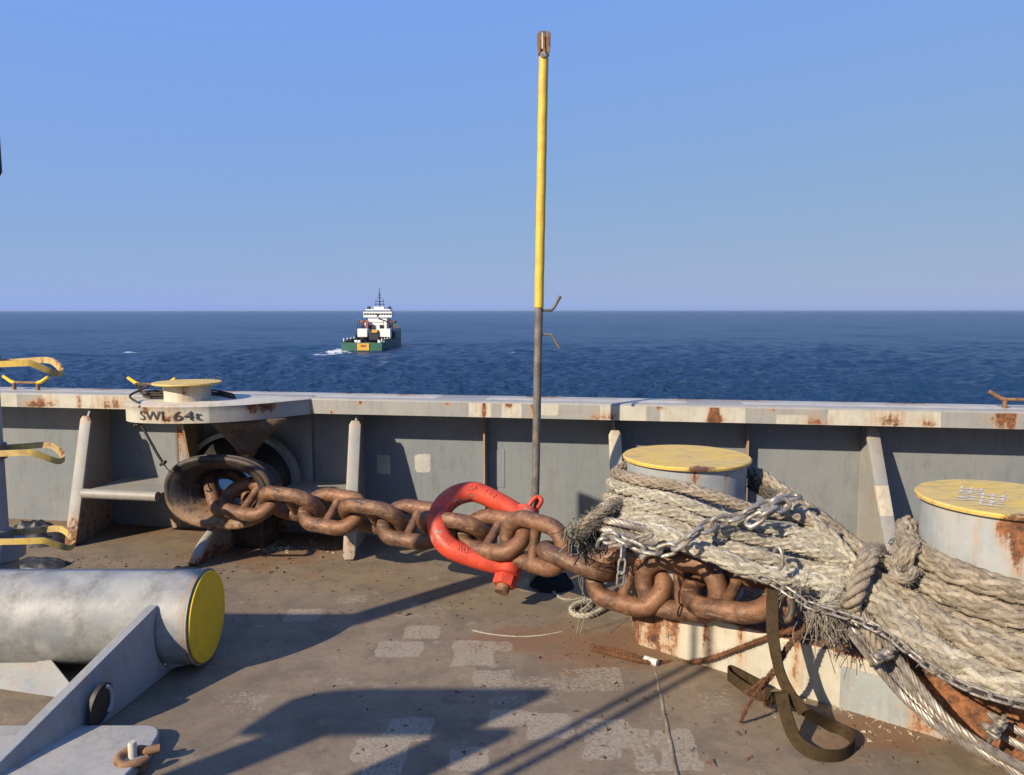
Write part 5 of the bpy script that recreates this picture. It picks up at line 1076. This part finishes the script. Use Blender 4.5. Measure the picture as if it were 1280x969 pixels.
MB().box((.5, 18.9, 5.5), (1.8, .3, 1.0)).build('winch_sign', M['shipyellow'], sp_, 0)
MB().box((0, 30, 6.9), (8.6, 9, 2.6)).build('deckhouse', M['shipwhite'], sp_, 0, .05)
MB().box((0, 31, 9.0), (6.8, 8, 1.6)).build('deckhouse', M['shipwhite'], sp_, 0, .05)
for x in (-3.2, 3.4): MB().box((x, 24.8, 7.2), (.9, 1.4, 3.4)).build('funnel', M['shiporange'] if x < 0 else M['shipwhite'], sp_, 0, .1)
for x in (-4.9, 4.9, -1.2, 1.5): MB().box((x, 25.1, 6.4), (.8, .5, 2.2)).build('deck_locker', M['shipdark'], sp_, 0, .05)
br_ = MB().box((0, 30.5, 10.9), (10.2, 6.5, 2.0)).build('bridge', M['shipwhite'], sp_, 0, .06)
for k in range(10): MB().box((-4.5 + k * 1.0, 27.22, 11.05), (.78, .06, .55)).build('window', M['shipglass'], br_, 0)
MB().box((.1, 27.20, 10.7), (.7, .05, 1.1)).build('door', M['shipdark'], br_, 0)
MB().box((0, 30.5, 12.45), (9.0, 5, .5)).build('bridge_roof', M['shipwhite'], sp_, 0, .05); MB().box((.1, 31, 13.0), (3.6, 3, 1.1)).build('mast_house', M['shipwhite'], sp_, 0, .05)
for x in (-3.6, 3.8): MB().lathe([(.6, 12.6), (.75, 13.0), (.6, 13.5), (.001, 13.8)], 12, (x, 30, 0)).build('satellite_dome', M['shipdark'], sp_, 40)
MB().tube([(.1, 31, 13.4), (.1, 31, 17.0), (.1, 31, 20.0)], [.28, .20, .10], 8).build('mast', M['shipdark'], sp_)
for z, hw_ in ((15.4, 1.5), (16.6, .9), (14.4, 1.9), (17.6, .6)): MB().tube([(.1 - hw_, 31, z), (.1 + hw_, 31, z)], .11, 6).build('yard', M['shipdark'], sp_)
for x in (-1.3, 1.5): MB().tube([(x, 31, 13.4), (x * .95, 31, 16.2)], .09, 6).build('aerial', M['shipdark'], sp_)
for x in (-5.4, 5.4): MB().box((x, 29, 8.4), (1.6, 5, .9)).build('lifeboat', M['shiporange'], sp_, 0, .3)
for x in (-6.3, 6.0): MB().tube([(x, 22.5, 5), (x, 22.5, 8.6), (x * .85, 22.5, 9.2)], .22, 8).build('crane_post', M['shipdark'], sp_)
for x in (-5.5, -4.0, -2.6, 3.9, 5.1): MB().box((x, 6 + abs(x), 2.3), (.9, 1.6, 1.2)).build('deck_cargo', M['shipdark'] if x < -4 else M['shipwhite'], sp_, 0, .05)

# ------------------------------------------------------------------ haze over the sea
hz_ = MB().box((0, 0, (SEA_Z - 1.5 + 13.0) / 2), (110000, 110000, 13.0 - SEA_Z + 1.5)).build('haze', bpy.data.materials.new('sea_haze'), None, 0)
hm = hz_.data.materials[0]; hm.use_nodes = True; hm.node_tree.nodes.remove(hm.node_tree.nodes['Principled BSDF'])
pv_ = hm.node_tree.nodes.new('ShaderNodeVolumePrincipled'); pv_.inputs['Color'].default_value = (0.52, 0.64, 0.82, 1); pv_.inputs['Density'].default_value = 4e-5; pv_.inputs['Anisotropy'].default_value = 0.2
hm.node_tree.links.new(pv_.outputs[0], hm.node_tree.nodes['Material Output'].inputs['Volume']); hz_['kind'] = 'stuff'; tag(hz_, 'thin pale haze over the sea out to the horizon', 'haze')
